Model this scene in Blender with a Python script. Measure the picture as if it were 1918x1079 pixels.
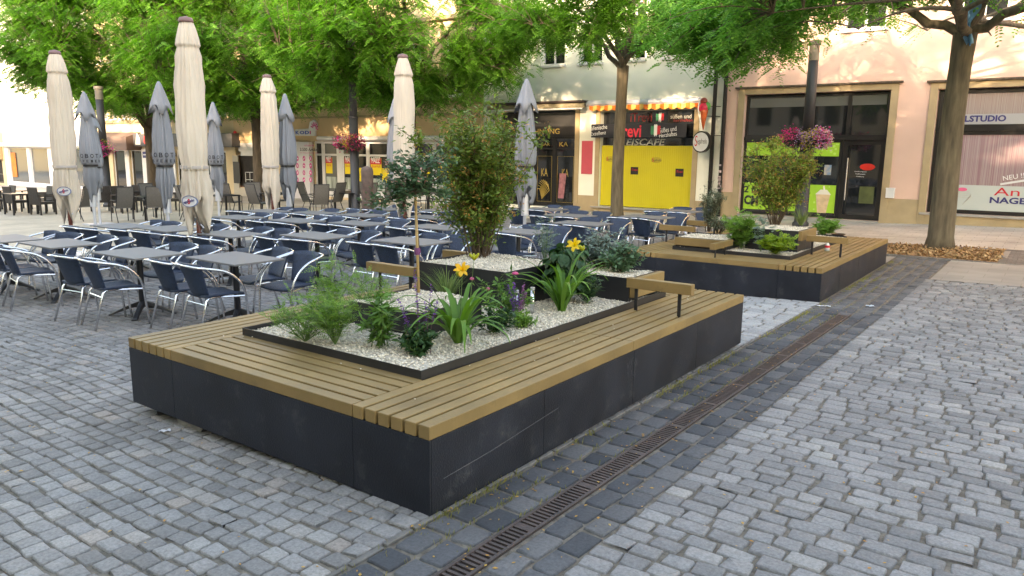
import bpy, math, random
import numpy as np
from mathutils import Vector, Matrix
PI = math.pi
for o in list(bpy.data.objects): bpy.data.objects.remove(o)
scene = bpy.context.scene
COL = scene.collection
random.seed(7)

# ------------------------------------------------------------------ camera
R_ = Vector((0.807215, 0.590153, 0.011122)); U_ = Vector((-0.114237, 0.137714, 0.983862)); B_ = Vector((0.579097, -0.795459, 0.178582))
CAM = Vector((2.3281, -2.5362, 1.7760)); FPX = 1402.5
cd = bpy.data.cameras.new('camera'); cam = bpy.data.objects.new('camera', cd); COL.objects.link(cam)
cam.matrix_world = Matrix(((R_.x, U_.x, B_.x, CAM.x), (R_.y, U_.y, B_.y, CAM.y), (R_.z, U_.z, B_.z, CAM.z), (0, 0, 0, 1)))
cd.sensor_width = 36; cd.lens = 36 * FPX / 1918; cd.clip_start = 0.05; cd.clip_end = 600
scene.camera = cam

# ------------------------------------------------------------------ light
SUN_EL = math.radians(13.6); SUN_DX = -0.22      # the sun stands low behind the viewer
w = bpy.data.worlds.new('World'); scene.world = w; w.use_nodes = True
nt = w.node_tree; bg = nt.nodes['Background']; sky = nt.nodes.new('ShaderNodeTexSky'); sky.sky_type = 'NISHITA'
sky.sun_disc = False; sky.sun_elevation = SUN_EL; sky.air_density = 1.0; sky.dust_density = 1.2; sky.ozone_density = 1.0
trav = Vector((SUN_DX, 1, 0)).normalized()          # direction the light travels (horizontal part)
frm = -trav
sky.sun_rotation = math.atan2(frm.x, frm.y)
nt.links.new(sky.outputs[0], bg.inputs[0]); bg.inputs[1].default_value = 0.15
sd = bpy.data.lights.new('sun', 'SUN'); sd.energy = 2.5; sd.angle = math.radians(0.6); sd.color = (1.0, 0.87, 0.72)
so = bpy.data.objects.new('sun', sd); COL.objects.link(so)
L_ = Vector((trav.x * math.cos(SUN_EL), trav.y * math.cos(SUN_EL), -math.sin(SUN_EL)))
so.rotation_euler = L_.to_track_quat('-Z', 'Y').to_euler()
scene.view_settings.view_transform = 'Standard'; scene.view_settings.look = 'None'
scene.view_settings.exposure = 3.22; scene.view_settings.gamma = 1
scene.view_settings.use_white_balance = True; scene.view_settings.white_balance_temperature = 9000; scene.view_settings.white_balance_tint = 17
scene.render.engine = 'CYCLES'

# ------------------------------------------------------------------ measuring helpers (pixel of the photo -> point at its true distance)
def ray(px, py):
    return -B_ + R_ * ((px - 959) / FPX) - U_ * ((py - 539.5) / FPX)
def onz(px, py, z):
    d = ray(px, py); return CAM + d * ((z - CAM.z) / d.z)
YF = 20.6
def fac(px, py, Y=YF):
    d = ray(px, py); P = CAM + d * ((Y - CAM.y) / d.y); return P.x, P.z
def rect(x0, y0, x1, y1, Y=YF):
    ym = (y0 + y1) / 2; xm = (x0 + x1) / 2
    return fac(x0, ym, Y)[0], fac(x1, ym, Y)[0], fac(xm, y1, Y)[1], fac(xm, y0, Y)[1]
def gz(x, y):
    x = x - 2.5 * min(1, max(0, -x / 2))
    h = 0 if y < 0 else (-.01 * y if y < 8 else -.08 + .05 * min(1, (y - 8) / 12))
    return .0165 * x + h
def gzn(x, y):
    x = x - 2.5 * np.minimum(1, np.maximum(0, -x / 2))
    h = np.where(y < 0, 0, np.where(y < 8, -.01 * y, -.08 + .05 * np.minimum(1, (y - 8) / 12)))
    return .0165 * x + h

# ------------------------------------------------------------------ objects and groups
def tag(o, label=None, cat=None, group=None, kind=None):
    if label: o['label'] = label
    if cat: o['category'] = cat
    if group: o['group'] = group
    if kind: o['kind'] = kind
    return o
ORG = {}
def thing(name, label, cat, loc=(0, 0, 0), rz=0, group=None):
    o = bpy.data.objects.new(name, None); COL.objects.link(o); o.location = loc; o.rotation_euler = (0, 0, rz)
    o.empty_display_size = .1
    ORG[o.name] = Vector(loc); return tag(o, label, cat, group)
def link(o, parent=None):
    COL.objects.link(o)
    if parent: o.parent = parent
    return o
def copy_tree(o, parent=None, loc=None, rz=None):
    c = o.copy(); COL.objects.link(c); c.parent = parent
    if loc is not None: c.location = loc
    if rz is not None: c.rotation_euler = (0, 0, rz)
    for ch in list(o.children): copy_tree(ch, c)
    return c
def root_origin(o):
    while o.parent: o = o.parent
    return ORG.get(o.name, Vector((0, 0, 0)))
class MB:
    """collects shapes and links them as one mesh object"""
    def __init__(s): s.v = []; s.f = []; s.m = []; s.mi = 0
    def add(s, vs, fs):
        n = len(s.v); s.v += [tuple(v) for v in vs]; s.f += [tuple(i + n for i in f) for f in fs]; s.m += [s.mi] * len(fs); return s
    def box(s, x0, y0, z0, x1, y1, z1):
        if x0 > x1: x0, x1 = x1, x0
        if y0 > y1: y0, y1 = y1, y0
        if z0 > z1: z0, z1 = z1, z0
        return s.add([(x0, y0, z0), (x1, y0, z0), (x1, y1, z0), (x0, y1, z0), (x0, y0, z1), (x1, y0, z1), (x1, y1, z1), (x0, y1, z1)],
                     [(0, 3, 2, 1), (4, 5, 6, 7), (0, 1, 5, 4), (1, 2, 6, 5), (2, 3, 7, 6), (3, 0, 4, 7)])
    def obox(s, c, u, v, w):
        c = Vector(c); u = Vector(u); v = Vector(v); w = Vector(w)
        P = [c + u * a + v * b + w * d for d in (-1, 1) for a, b in ((-1, -1), (1, -1), (1, 1), (-1, 1))]
        return s.add(P, [(0, 3, 2, 1), (4, 5, 6, 7), (0, 1, 5, 4), (1, 2, 6, 5), (2, 3, 7, 6), (3, 0, 4, 7)])
    def tube(s, pts, r, n=8, cap=True):
        pts = [Vector(p) for p in pts]; rs = r if isinstance(r, (list, tuple)) else [r] * len(pts)
        vs = []; fs = []; prev = None
        for i, p in enumerate(pts):
            t = (pts[min(i + 1, len(pts) - 1)] - pts[max(i - 1, 0)]).normalized()
            if prev is None:
                a = Vector((0, 0, 1)) if abs(t.z) < .9 else Vector((1, 0, 0)); prev = t.cross(a).normalized()
            a = (prev - t * prev.dot(t)).normalized(); b = t.cross(a); prev = a
            for k in range(n):
                q = 2 * PI * k / n; vs.append(p + (a * math.cos(q) + b * math.sin(q)) * rs[i])
        for i in range(len(pts) - 1):
            for k in range(n):
                k2 = (k + 1) % n; fs.append((i * n + k, i * n + k2, (i + 1) * n + k2, (i + 1) * n + k))
        if cap: fs.append(tuple(range(n))[::-1]); fs.append(tuple((len(pts) - 1) * n + k for k in range(n)))
        return s.add(vs, fs)
    def lathe(s, prof, n=24, cx=0, cy=0, mod=None, a0=0, lean=(0, 0)):
        vs = []; fs = []
        for i, (r, z) in enumerate(prof):
            for k in range(n):
                q = a0 + 2 * PI * k / n; rr = r * (mod(q, z, i) if mod else 1)
                vs.append((cx + rr * math.cos(q) + lean[0] * z, cy + rr * math.sin(q) + lean[1] * z, z))
        for i in range(len(prof) - 1):
            for k in range(n):
                k2 = (k + 1) % n; fs.append((i * n + k, i * n + k2, (i + 1) * n + k2, (i + 1) * n + k))
        if prof[0][0] > 0: fs.append(tuple(range(n))[::-1])
        if prof[-1][0] > 0: fs.append(tuple((len(prof) - 1) * n + k for k in range(n)))
        return s.add(vs, fs)
    def prism(s, poly, y0, y1):      # polygon in x,z extruded along y
        n = len(poly); vs = [(x, y0, z) for x, z in poly] + [(x, y1, z) for x, z in poly]
        fs = [tuple(range(n)), tuple(range(2 * n - 1, n - 1, -1))] + [(i, i + n, (i + 1) % n + n, (i + 1) % n) for i in range(n)]
        return s.add(vs, fs)
    def ellip(s, c, r, n=10, m=7):
        prof = [(max(1e-4, math.sin(PI * i / (m - 1))), -math.cos(PI * i / (m - 1))) for i in range(m)]
        vs = []; fs = []
        for a, z in prof:
            for k in range(n): vs.append((c[0] + r[0] * a * math.cos(2 * PI * k / n), c[1] + r[1] * a * math.sin(2 * PI * k / n), c[2] + r[2] * z))
        for i in range(m - 1):
            for k in range(n): k2 = (k + 1) % n; fs.append((i * n + k, i * n + k2, (i + 1) * n + k2, (i + 1) * n + k))
        return s.add(vs, fs)
    def build(s, name, mat, parent=None, smooth=False, world=True, bevel=0, label=None):
        me = bpy.data.meshes.new(name)
        org = root_origin(parent) if (parent and world) else Vector((0, 0, 0))
        me.from_pydata([(v[0] - org.x, v[1] - org.y, v[2] - org.z) for v in s.v], [], s.f)
        for mm in (mat if isinstance(mat, (list, tuple)) else [mat]): me.materials.append(mm)
        if isinstance(mat, (list, tuple)): me.polygons.foreach_set('material_index', s.m)
        if smooth: me.polygons.foreach_set('use_smooth', [True] * len(me.polygons))
        me.update()
        o = bpy.data.objects.new(name, me); link(o, parent)
        if bevel:
            b = o.modifiers.new('bevel', 'BEVEL'); b.width = bevel; b.segments = 2; b.limit_method = 'ANGLE'
        if label: o['label'] = label
        return o
def np_mesh(name, V, F, mat, parent=None, smooth=False, attrs=None, world=True, midx=None):
    """V (n,3), F (m,k) arrays, all faces with k corners"""
    org = root_origin(parent) if (parent and world) else Vector((0, 0, 0))
    V = np.asarray(V, np.float32) - np.array(org, np.float32); F = np.asarray(F, np.int32); k = F.shape[1]
    me = bpy.data.meshes.new(name); me.vertices.add(len(V)); me.vertices.foreach_set('co', V.ravel())
    me.loops.add(F.size); me.loops.foreach_set('vertex_index', F.ravel())
    me.polygons.add(len(F)); me.polygons.foreach_set('loop_start', np.arange(0, F.size, k, dtype=np.int32))
    try: me.polygons.foreach_set('loop_total', np.full(len(F), k, np.int32))
    except Exception: pass
    for mm in (mat if isinstance(mat, (list, tuple)) else [mat]): me.materials.append(mm)
    if midx is not None: me.polygons.foreach_set('material_index', np.asarray(midx, np.int32))
    if smooth: me.polygons.foreach_set('use_smooth', np.ones(len(F), bool))
    for an, av in (attrs or {}).items():
        a = me.attributes.new(an, 'FLOAT', 'POINT'); a.data.foreach_set('value', np.asarray(av, np.float32))
    me.update(calc_edges=True); me.validate()
    return link(bpy.data.objects.new(name, me), parent)

# ------------------------------------------------------------------ materials
MATS = {}
def mat(name, col, rough=.6, metal=0, spec=.5, var=0, vscale=6, bump=0, bscale=40, var2=None, coat=0, detail=4, stretch=None, island=0, attr=None):
    if name in MATS: return MATS[name]
    m = bpy.data.materials.new(name); m.use_nodes = True; t = m.node_tree; N = t.nodes; Lk = t.links
    b = N['Principled BSDF']; b.inputs['Roughness'].default_value = rough; b.inputs['Metallic'].default_value = metal
    b.inputs['Specular IOR Level'].default_value = spec; b.inputs['Coat Weight'].default_value = coat
    c4 = (*col, 1); b.inputs['Base Color'].default_value = c4
    tc = N.new('ShaderNodeTexCoord'); src = tc.outputs['Object']
    if stretch:
        mp = N.new('ShaderNodeMapping'); mp.inputs['Scale'].default_value = stretch; Lk.new(src, mp.inputs[0]); src = mp.outputs[0]
    last = None
    if var or var2:
        n = N.new('ShaderNodeTexNoise'); n.inputs['Scale'].default_value = vscale; n.inputs['Detail'].default_value = detail; Lk.new(src, n.inputs[0])
        r = N.new('ShaderNodeValToRGB'); r.color_ramp.elements[0].position = .3; r.color_ramp.elements[1].position = .7
        c2 = var2 or tuple(min(1, c * (1 + var)) for c in col); c1 = col if var2 else tuple(c * (1 - var) for c in col)
        r.color_ramp.elements[0].color = (*c1, 1); r.color_ramp.elements[1].color = (*c2, 1)
        Lk.new(n.outputs[0], r.inputs[0]); last = r.outputs[0]
        Lk.new(last, b.inputs['Base Color'])
        rr = N.new('ShaderNodeMapRange'); rr.inputs[3].default_value = max(0, rough - .1); rr.inputs[4].default_value = min(1, rough + .1)
        Lk.new(n.outputs[0], rr.inputs[0]); Lk.new(rr.outputs[0], b.inputs['Roughness'])
    if island:
        g = N.new('ShaderNodeNewGeometry'); hv = N.new('ShaderNodeHueSaturation'); mr = N.new('ShaderNodeMapRange')
        mr.inputs[3].default_value = 1 - island; mr.inputs[4].default_value = 1 + island; Lk.new(g.outputs['Random Per Island'], mr.inputs[0])
        Lk.new(mr.outputs[0], hv.inputs['Value'])
        if last: Lk.new(last, hv.inputs['Color'])
        else: hv.inputs['Color'].default_value = c4
        last = hv.outputs[0]; Lk.new(last, b.inputs['Base Color'])
    if bump:
        n2 = N.new('ShaderNodeTexNoise'); n2.inputs['Scale'].default_value = bscale; n2.inputs['Detail'].default_value = 6; Lk.new(src, n2.inputs[0])
        bp = N.new('ShaderNodeBump'); bp.inputs['Strength'].default_value = bump; bp.inputs['Distance'].default_value = .01
        Lk.new(n2.outputs[0], bp.inputs['Height']); Lk.new(bp.outputs[0], b.inputs['Normal'])
    MATS[name] = m; return m
def leaf_mat(name, c1, c2, c3=None, trans=.35, scale=1.5, rough=.5):
    """leaf surface: diffuse + light coming through, colour differing from leaf to leaf and clump to clump"""
    if name in MATS: return MATS[name]
    m = bpy.data.materials.new(name); m.use_nodes = True; t = m.node_tree; N = t.nodes; Lk = t.links
    b = N['Principled BSDF']; out = N['Material Output']
    g = N.new('ShaderNodeNewGeometry'); n = N.new('ShaderNodeTexNoise'); n.inputs['Scale'].default_value = scale; n.inputs['Detail'].default_value = 2
    tc = N.new('ShaderNodeTexCoord'); Lk.new(tc.outputs['Object'], n.inputs[0])
    ad = N.new('ShaderNodeMath'); ad.operation = 'MULTIPLY_ADD'; ad.inputs[1].default_value = .55; Lk.new(g.outputs['Random Per Island'], ad.inputs[0])
    m2 = N.new('ShaderNodeMath'); m2.operation = 'MULTIPLY'; m2.inputs[1].default_value = .5; Lk.new(n.outputs[0], m2.inputs[0]); Lk.new(m2.outputs[0], ad.inputs[2])
    r = N.new('ShaderNodeValToRGB'); e = r.color_ramp.elements; e[0].position = .15; e[0].color = (*c1, 1); e[1].position = .75; e[1].color = (*c2, 1)
    if c3: x = e.new(.92); x.color = (*c3, 1)
    Lk.new(ad.outputs[0], r.inputs[0]); Lk.new(r.outputs[0], b.inputs['Base Color']); b.inputs['Roughness'].default_value = rough
    b.inputs['Specular IOR Level'].default_value = .35
    tr = N.new('ShaderNodeBsdfTranslucent'); hs = N.new('ShaderNodeHueSaturation'); hs.inputs['Saturation'].default_value = 1.1; hs.inputs['Value'].default_value = 1.3
    Lk.new(r.outputs[0], hs.inputs['Color']); Lk.new(hs.outputs[0], tr.inputs[0])
    mx = N.new('ShaderNodeMixShader'); mx.inputs[0].default_value = trans
    Lk.new(b.outputs[0], mx.inputs[1]); Lk.new(tr.outputs[0], mx.inputs[2]); Lk.new(mx.outputs[0], out.inputs[0])
    MATS[name] = m; return m
def stone_mat(name, stops, moss=None, grain=.85):
    """cut stone: tone per stone from the mesh, speckle and stains on top"""
    m = bpy.data.materials.new(name); m.use_nodes = True; t = m.node_tree; N = t.nodes; Lk = t.links
    b = N['Principled BSDF']; a = N.new('ShaderNodeAttribute'); a.attribute_name = 'tone'
    r = N.new('ShaderNodeValToRGB'); e = r.color_ramp.elements
    e[0].position = stops[0][0]; e[0].color = (*stops[0][1], 1); e[1].position = stops[-1][0]; e[1].color = (*stops[-1][1], 1)
    for p, c in stops[1:-1]: x = e.new(p); x.color = (*c, 1)
    Lk.new(a.outputs['Fac'], r.inputs[0])
    tc = N.new('ShaderNodeTexCoord'); n = N.new('ShaderNodeTexNoise'); n.inputs['Scale'].default_value = 60; n.inputs['Detail'].default_value = 8; n.inputs['Roughness'].default_value = .75
    Lk.new(tc.outputs['Object'], n.inputs[0])
    n3 = N.new('ShaderNodeTexNoise'); n3.inputs['Scale'].default_value = 2.2; n3.inputs['Detail'].default_value = 5; Lk.new(tc.outputs['Object'], n3.inputs[0])
    m1 = N.new('ShaderNodeMapRange'); m1.inputs[1].default_value = .3; m1.inputs[2].default_value = .7; m1.inputs[3].default_value = 1 - grain * .45; m1.inputs[4].default_value = 1 + grain * .4; Lk.new(n.outputs[0], m1.inputs[0])
    m2 = N.new('ShaderNodeMapRange'); m2.inputs[1].default_value = .3; m2.inputs[2].default_value = .7; m2.inputs[3].default_value = .88; m2.inputs[4].default_value = 1.1; Lk.new(n3.outputs[0], m2.inputs[0])
    mu = N.new('ShaderNodeMath'); mu.operation = 'MULTIPLY'; Lk.new(m1.outputs[0], mu.inputs[0]); Lk.new(m2.outputs[0], mu.inputs[1])
    hs = N.new('ShaderNodeHueSaturation'); Lk.new(r.outputs[0], hs.inputs['Color']); Lk.new(mu.outputs[0], hs.inputs['Value']); Lk.new(hs.outputs[0], b.inputs['Base Color'])
    b.inputs['Roughness'].default_value = .8; b.inputs['Specular IOR Level'].default_value = .3
    bp = N.new('ShaderNodeBump'); bp.inputs['Strength'].default_value = .55; bp.inputs['Distance'].default_value = .004
    n4 = N.new('ShaderNodeTexNoise'); n4.inputs['Scale'].default_value = 26; n4.inputs['Detail'].default_value = 8; Lk.new(tc.outputs['Object'], n4.inputs[0])
    Lk.new(n4.outputs[0], bp.inputs['Height']); Lk.new(bp.outputs[0], b.inputs['Normal'])
    MATS[name] = m; return m
def brick_mat(name, c1, c2, mortar, bw, bh, msize=.012, off=.5, dist=.02, rough=.7, rot=0, bump=.6):
    m = bpy.data.materials.new(name); m.use_nodes = True; t = m.node_tree; N = t.nodes; Lk = t.links; b = N['Principled BSDF']
    tc = N.new('ShaderNodeTexCoord'); n = N.new('ShaderNodeTexNoise'); n.inputs['Scale'].default_value = 3; n.inputs['Detail'].default_value = 3; Lk.new(tc.outputs['Object'], n.inputs[0])
    mx = N.new('ShaderNodeVectorMath'); mx.operation = 'SCALE'; mx.inputs['Scale'].default_value = dist * 2; Lk.new(n.outputs['Color'], mx.inputs[0])
    ad = N.new('ShaderNodeVectorMath'); Lk.new(tc.outputs['Object'], ad.inputs[0]); Lk.new(mx.outputs[0], ad.inputs[1])
    mp = N.new('ShaderNodeMapping'); mp.inputs['Rotation'].default_value[2] = rot; Lk.new(ad.outputs[0], mp.inputs[0])
    br = N.new('ShaderNodeTexBrick'); br.inputs['Scale'].default_value = 1; br.inputs['Brick Width'].default_value = bw; br.inputs['Row Height'].default_value = bh
    br.inputs['Mortar Size'].default_value = msize; br.inputs['Mortar Smooth'].default_value = .4; br.offset = off
    br.inputs['Color1'].default_value = (*c1, 1); br.inputs['Color2'].default_value = (*c2, 1); br.inputs['Mortar'].default_value = (*mortar, 1)
    Lk.new(mp.outputs[0], br.inputs[0])
    n2 = N.new('ShaderNodeTexNoise'); n2.inputs['Scale'].default_value = .9; n2.inputs['Detail'].default_value = 7; Lk.new(tc.outputs['Object'], n2.inputs[0])
    mr = N.new('ShaderNodeMapRange'); mr.inputs[1].default_value = .3; mr.inputs[2].default_value = .7; mr.inputs[3].default_value = .78; mr.inputs[4].default_value = 1.2; Lk.new(n2.outputs[0], mr.inputs[0])
    hs = N.new('ShaderNodeHueSaturation'); Lk.new(br.outputs[0], hs.inputs['Color']); Lk.new(mr.outputs[0], hs.inputs['Value']); Lk.new(hs.outputs[0], b.inputs['Base Color'])
    b.inputs['Roughness'].default_value = rough
    bp = N.new('ShaderNodeBump'); bp.inputs['Strength'].default_value = bump; bp.inputs['Distance'].default_value = .012; bp.invert = True
    Lk.new(br.outputs['Fac'], bp.inputs['Height']); Lk.new(bp.outputs[0], b.inputs['Normal'])
    MATS[name] = m; return m

M_panel = mat('anthracite powder coat', (.0125, .015, .022), .45, spec=.35, var=.38, vscale=2.6, bump=.25, bscale=90, detail=8)
def add_dust(m, colr, amt, s1, lo=.56, hi=.72, smin=.4):
    t = m.node_tree; N = t.nodes; b = N['Principled BSDF']; src = b.inputs['Base Color'].links[0].from_socket
    tc = N.new('ShaderNodeTexCoord'); n = N.new('ShaderNodeTexNoise'); n.inputs['Scale'].default_value = s1; n.inputs['Detail'].default_value = 9; n.inputs['Roughness'].default_value = .7; t.links.new(tc.outputs['Object'], n.inputs[0])
    r = N.new('ShaderNodeMapRange'); r.inputs[1].default_value = lo; r.inputs[2].default_value = hi; r.inputs[4].default_value = amt; t.links.new(n.outputs[0], r.inputs[0])
    mx = N.new('ShaderNodeMix'); mx.data_type = 'RGBA'; t.links.new(r.outputs[0], mx.inputs[0]); t.links.new(src, mx.inputs[6]); mx.inputs[7].default_value = (*colr, 1); t.links.new(mx.outputs[2], b.inputs['Base Color'])
add_dust(M_panel, (.09, .09, .088), .35, 5.5)
M_steel = mat('black steel', (.016, .016, .018), .45, var=.2, vscale=8)
M_wood = mat('ochre slat', (.235, .152, .060), .5, spec=.35, var=.2, vscale=2.3, bump=.12, bscale=60, stretch=(1, 1, 1), island=.13)
add_dust(M_wood, (.12, .085, .045), .45, 9)
M_gravel = mat('pale gravel', (.66, .59, .48), .85, var=.2, vscale=30, island=.3)
M_gravbed = mat('gravel bed', (.52, .46, .37), .9, var=.4, vscale=55, bump=1.0, bscale=75)
M_alu = mat('brushed aluminium', (.72, .73, .76), .24, metal=1)
M_weave = mat('navy weave', (.016, .034, .072), .5, var=.55, vscale=9, stretch=(14, 14, 3), bump=.8, bscale=25)
M_table = mat('grey beige laminate', (.18, .175, .175), .55, spec=.3, var=.10, vscale=5)
M_tedge = mat('dark table edge', (.05, .045, .045), .5)
M_blk = mat('black paint', (.013, .013, .016), .4, var=.2, vscale=5)
M_sling = mat('taupe sling mesh', (.12, .11, .10), .6, var=.2, vscale=40, bump=.4, bscale=120)
M_rattan = mat('dark brown rattan', (.035, .028, .024), .55, var=.5, vscale=30, bump=.8, bscale=90)
M_cream = mat('cream canvas', (.62, .54, .45), .8, var=.09, vscale=3, bump=.9, bscale=7, stretch=(1, 1, .3))
M_creamcap = mat('mauve cap', (.22, .13, .13), .6)
M_greyc = mat('grey canvas', (.25, .265, .295), .8, var=.12, vscale=4, bump=.9, bscale=9, stretch=(1, 1, .3))
M_poleg = mat('pale telescope pole', (.55, .57, .62), .35, metal=.4)
M_brownpole = mat('red brown wood pole', (.12, .03, .02), .4, var=.2)
M_glass = mat('dark shop glass', (.012, .014, .016), .04, spec=.9)
M_glass2 = mat('pale shop glass', (.10, .11, .11), .05, spec=.9)
M_white = mat('white frame', (.62, .63, .64), .4, var=.04)
M_black = mat('black frame', (.012, .011, .011), .35)
M_dark = mat('dark interior', (.02, .017, .016), .8, var=.6, vscale=4)
M_stone = mat('sandstone trim', (.36, .28, .17), .8, var=.12, vscale=2.5, bump=.4, bscale=30)
M_bark = mat('robinia bark', (.055, .044, .03), .9, var2=(.145, .12, .08), vscale=14, stretch=(1, 1, .16), bump=1.0, bscale=14, detail=8)
M_barkd = mat('dark bark', (.045, .034, .024), .9, var2=(.11, .085, .06), vscale=12, stretch=(1, 1, .2), bump=1.0, bscale=14)
M_iron = mat('rusty cast iron', (.062, .044, .040), .6, var=.35, vscale=12, bump=.4, bscale=80)
M_pole = mat('anthracite lamp pole', (.035, .037, .042), .5, var=.15, vscale=3)
M_soil = mat('joint sand', (.15, .128, .102), .95, var=.4, vscale=18, bump=1, bscale=60)

def text(body, x0, x1, z0, z1, Y, m, parent, name='lettering', ang=0, shear=0, ext=.004, bold=0, loc=None, axis='front'):
    cu = bpy.data.curves.new('txt', 'FONT'); cu.body = body; cu.align_x = 'CENTER'; cu.align_y = 'CENTER'; cu.extrude = 0; cu.offset = bold; cu.shear = shear; cu.resolution_u = 3
    t = bpy.data.objects.new('txt', cu); COL.objects.link(t); bpy.context.view_layer.update()
    me = bpy.data.meshes.new_from_object(t); bpy.data.objects.remove(t)
    co = np.empty(len(me.vertices) * 3, np.float32); me.vertices.foreach_get('co', co); co = co.reshape(-1, 3)
    mn = co.min(0); mx = co.max(0); sx = (x1 - x0) / max(1e-6, mx[0] - mn[0]); sz = (z1 - z0) / max(1e-6, mx[1] - mn[1])
    X = (co[:, 0] - (mn[0] + mx[0]) / 2) * sx; Z = (co[:, 1] - (mn[1] + mx[1]) / 2) * sz
    ca, sa = math.cos(ang), math.sin(ang); X, Z = X * ca - Z * sa, X * sa + Z * ca
    org = root_origin(parent)
    cx, cz = (x0 + x1) / 2, (z0 + z1) / 2
    out = np.stack([X + cx - org.x, np.full_like(X, Y - org.y), Z + cz - org.z], 1).astype(np.float32)
    if loc is not None:       # loc = (centre, u, v)
        c, u, v = loc; out = (np.outer(X, u) + np.outer(Z, v) + np.array(c)[None] - np.array(org)[None]).astype(np.float32)
    me.vertices.foreach_set('co', out.ravel()); me.materials.clear(); me.materials.append(m); me.update()
    o = bpy.data.objects.new(name, me); return link(o, parent)
# ------------------------------------------------------------------ ground and paving
def sheet(name, x0, x1, y0, y1, dz, m, kind='structure', label=None):
    ys = sorted(set([y0, y1] + [y for y in (0, 2, 4, 6, 8, 20) if y0 < y < y1])); xs = sorted(set([x0, x1] + [v for v in (-2, 0) if x0 < v < x1])); mb = MB(); n = len(xs)
    for i in range(len(ys) - 1):
        mb.add([(x, y, gz(x, y) + dz) for y in (ys[i], ys[i + 1]) for x in xs], [(k, k + 1, n + k + 1, n + k) for k in range(n - 1)])
    o = mb.build(name, m); return tag(o, label, kind=kind)
sheet('ground', -140, 60, -70, 60, 0, M_soil, label='sandy joints and bed of the paved square')
M_far = brick_mat('far setts', (.205, .205, .215), (.27, .27, .28), (.085, .078, .068), .155, .115, .012, .5, .03)
M_farb = brick_mat('warm far setts', (.46, .39, .30), (.52, .45, .35), (.34, .285, .21), .2, .15, .01, .5, .03, bump=.25)
M_slab = brick_mat('footway slabs', (.40, .372, .335), (.46, .425, .385), (.27, .245, .21), .42, .30, .008, .5, .004, bump=.2)
M_dset = brick_mat('dark setts rows', (.10, .095, .092), (.15, .14, .135), (.09, .085, .07), .14, .17, .012, .5, .01)
sheet('cobble_paving', -13.0, -2.0, 6.4, 16.6, .012, M_far, label='grey cobbles running back under the cafe tables')
sheet('cobble_paving', -140, -13.0, -6, 4.0, .012, M_far)
sheet('plaza_paving', -140, -13.0, 4.0, 16.6, .012, M_farb, label='warm beige paving at the far left of the square')
sheet('cobble_paving', -13.0, -2.84, 5.6, 6.4, .004, M_far)
sheet('footway', -140, 30, 16.6, 20.7, .02, M_slab, label='pale slabs of the footway along the shops')
sheet('footway', -2.0, 30, 14.95, 16.6, .016, M_slab)
sheet('plaza_paving', .86, 30, 10.2, 14.95, .014, brick_mat('worn grey slabs', (.255, .24, .218), (.29, .27, .245), (.21, .195, .17), .5, .35, .006, .5, .004, bump=.12))
sheet('plaza_paving', -2.0, -.02, 11.75, 14.95, .014, MATS['worn grey slabs'])
sheet('cobble_paving', -2.0, .86, 7.0, 11.75, .004, M_soil)

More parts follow.
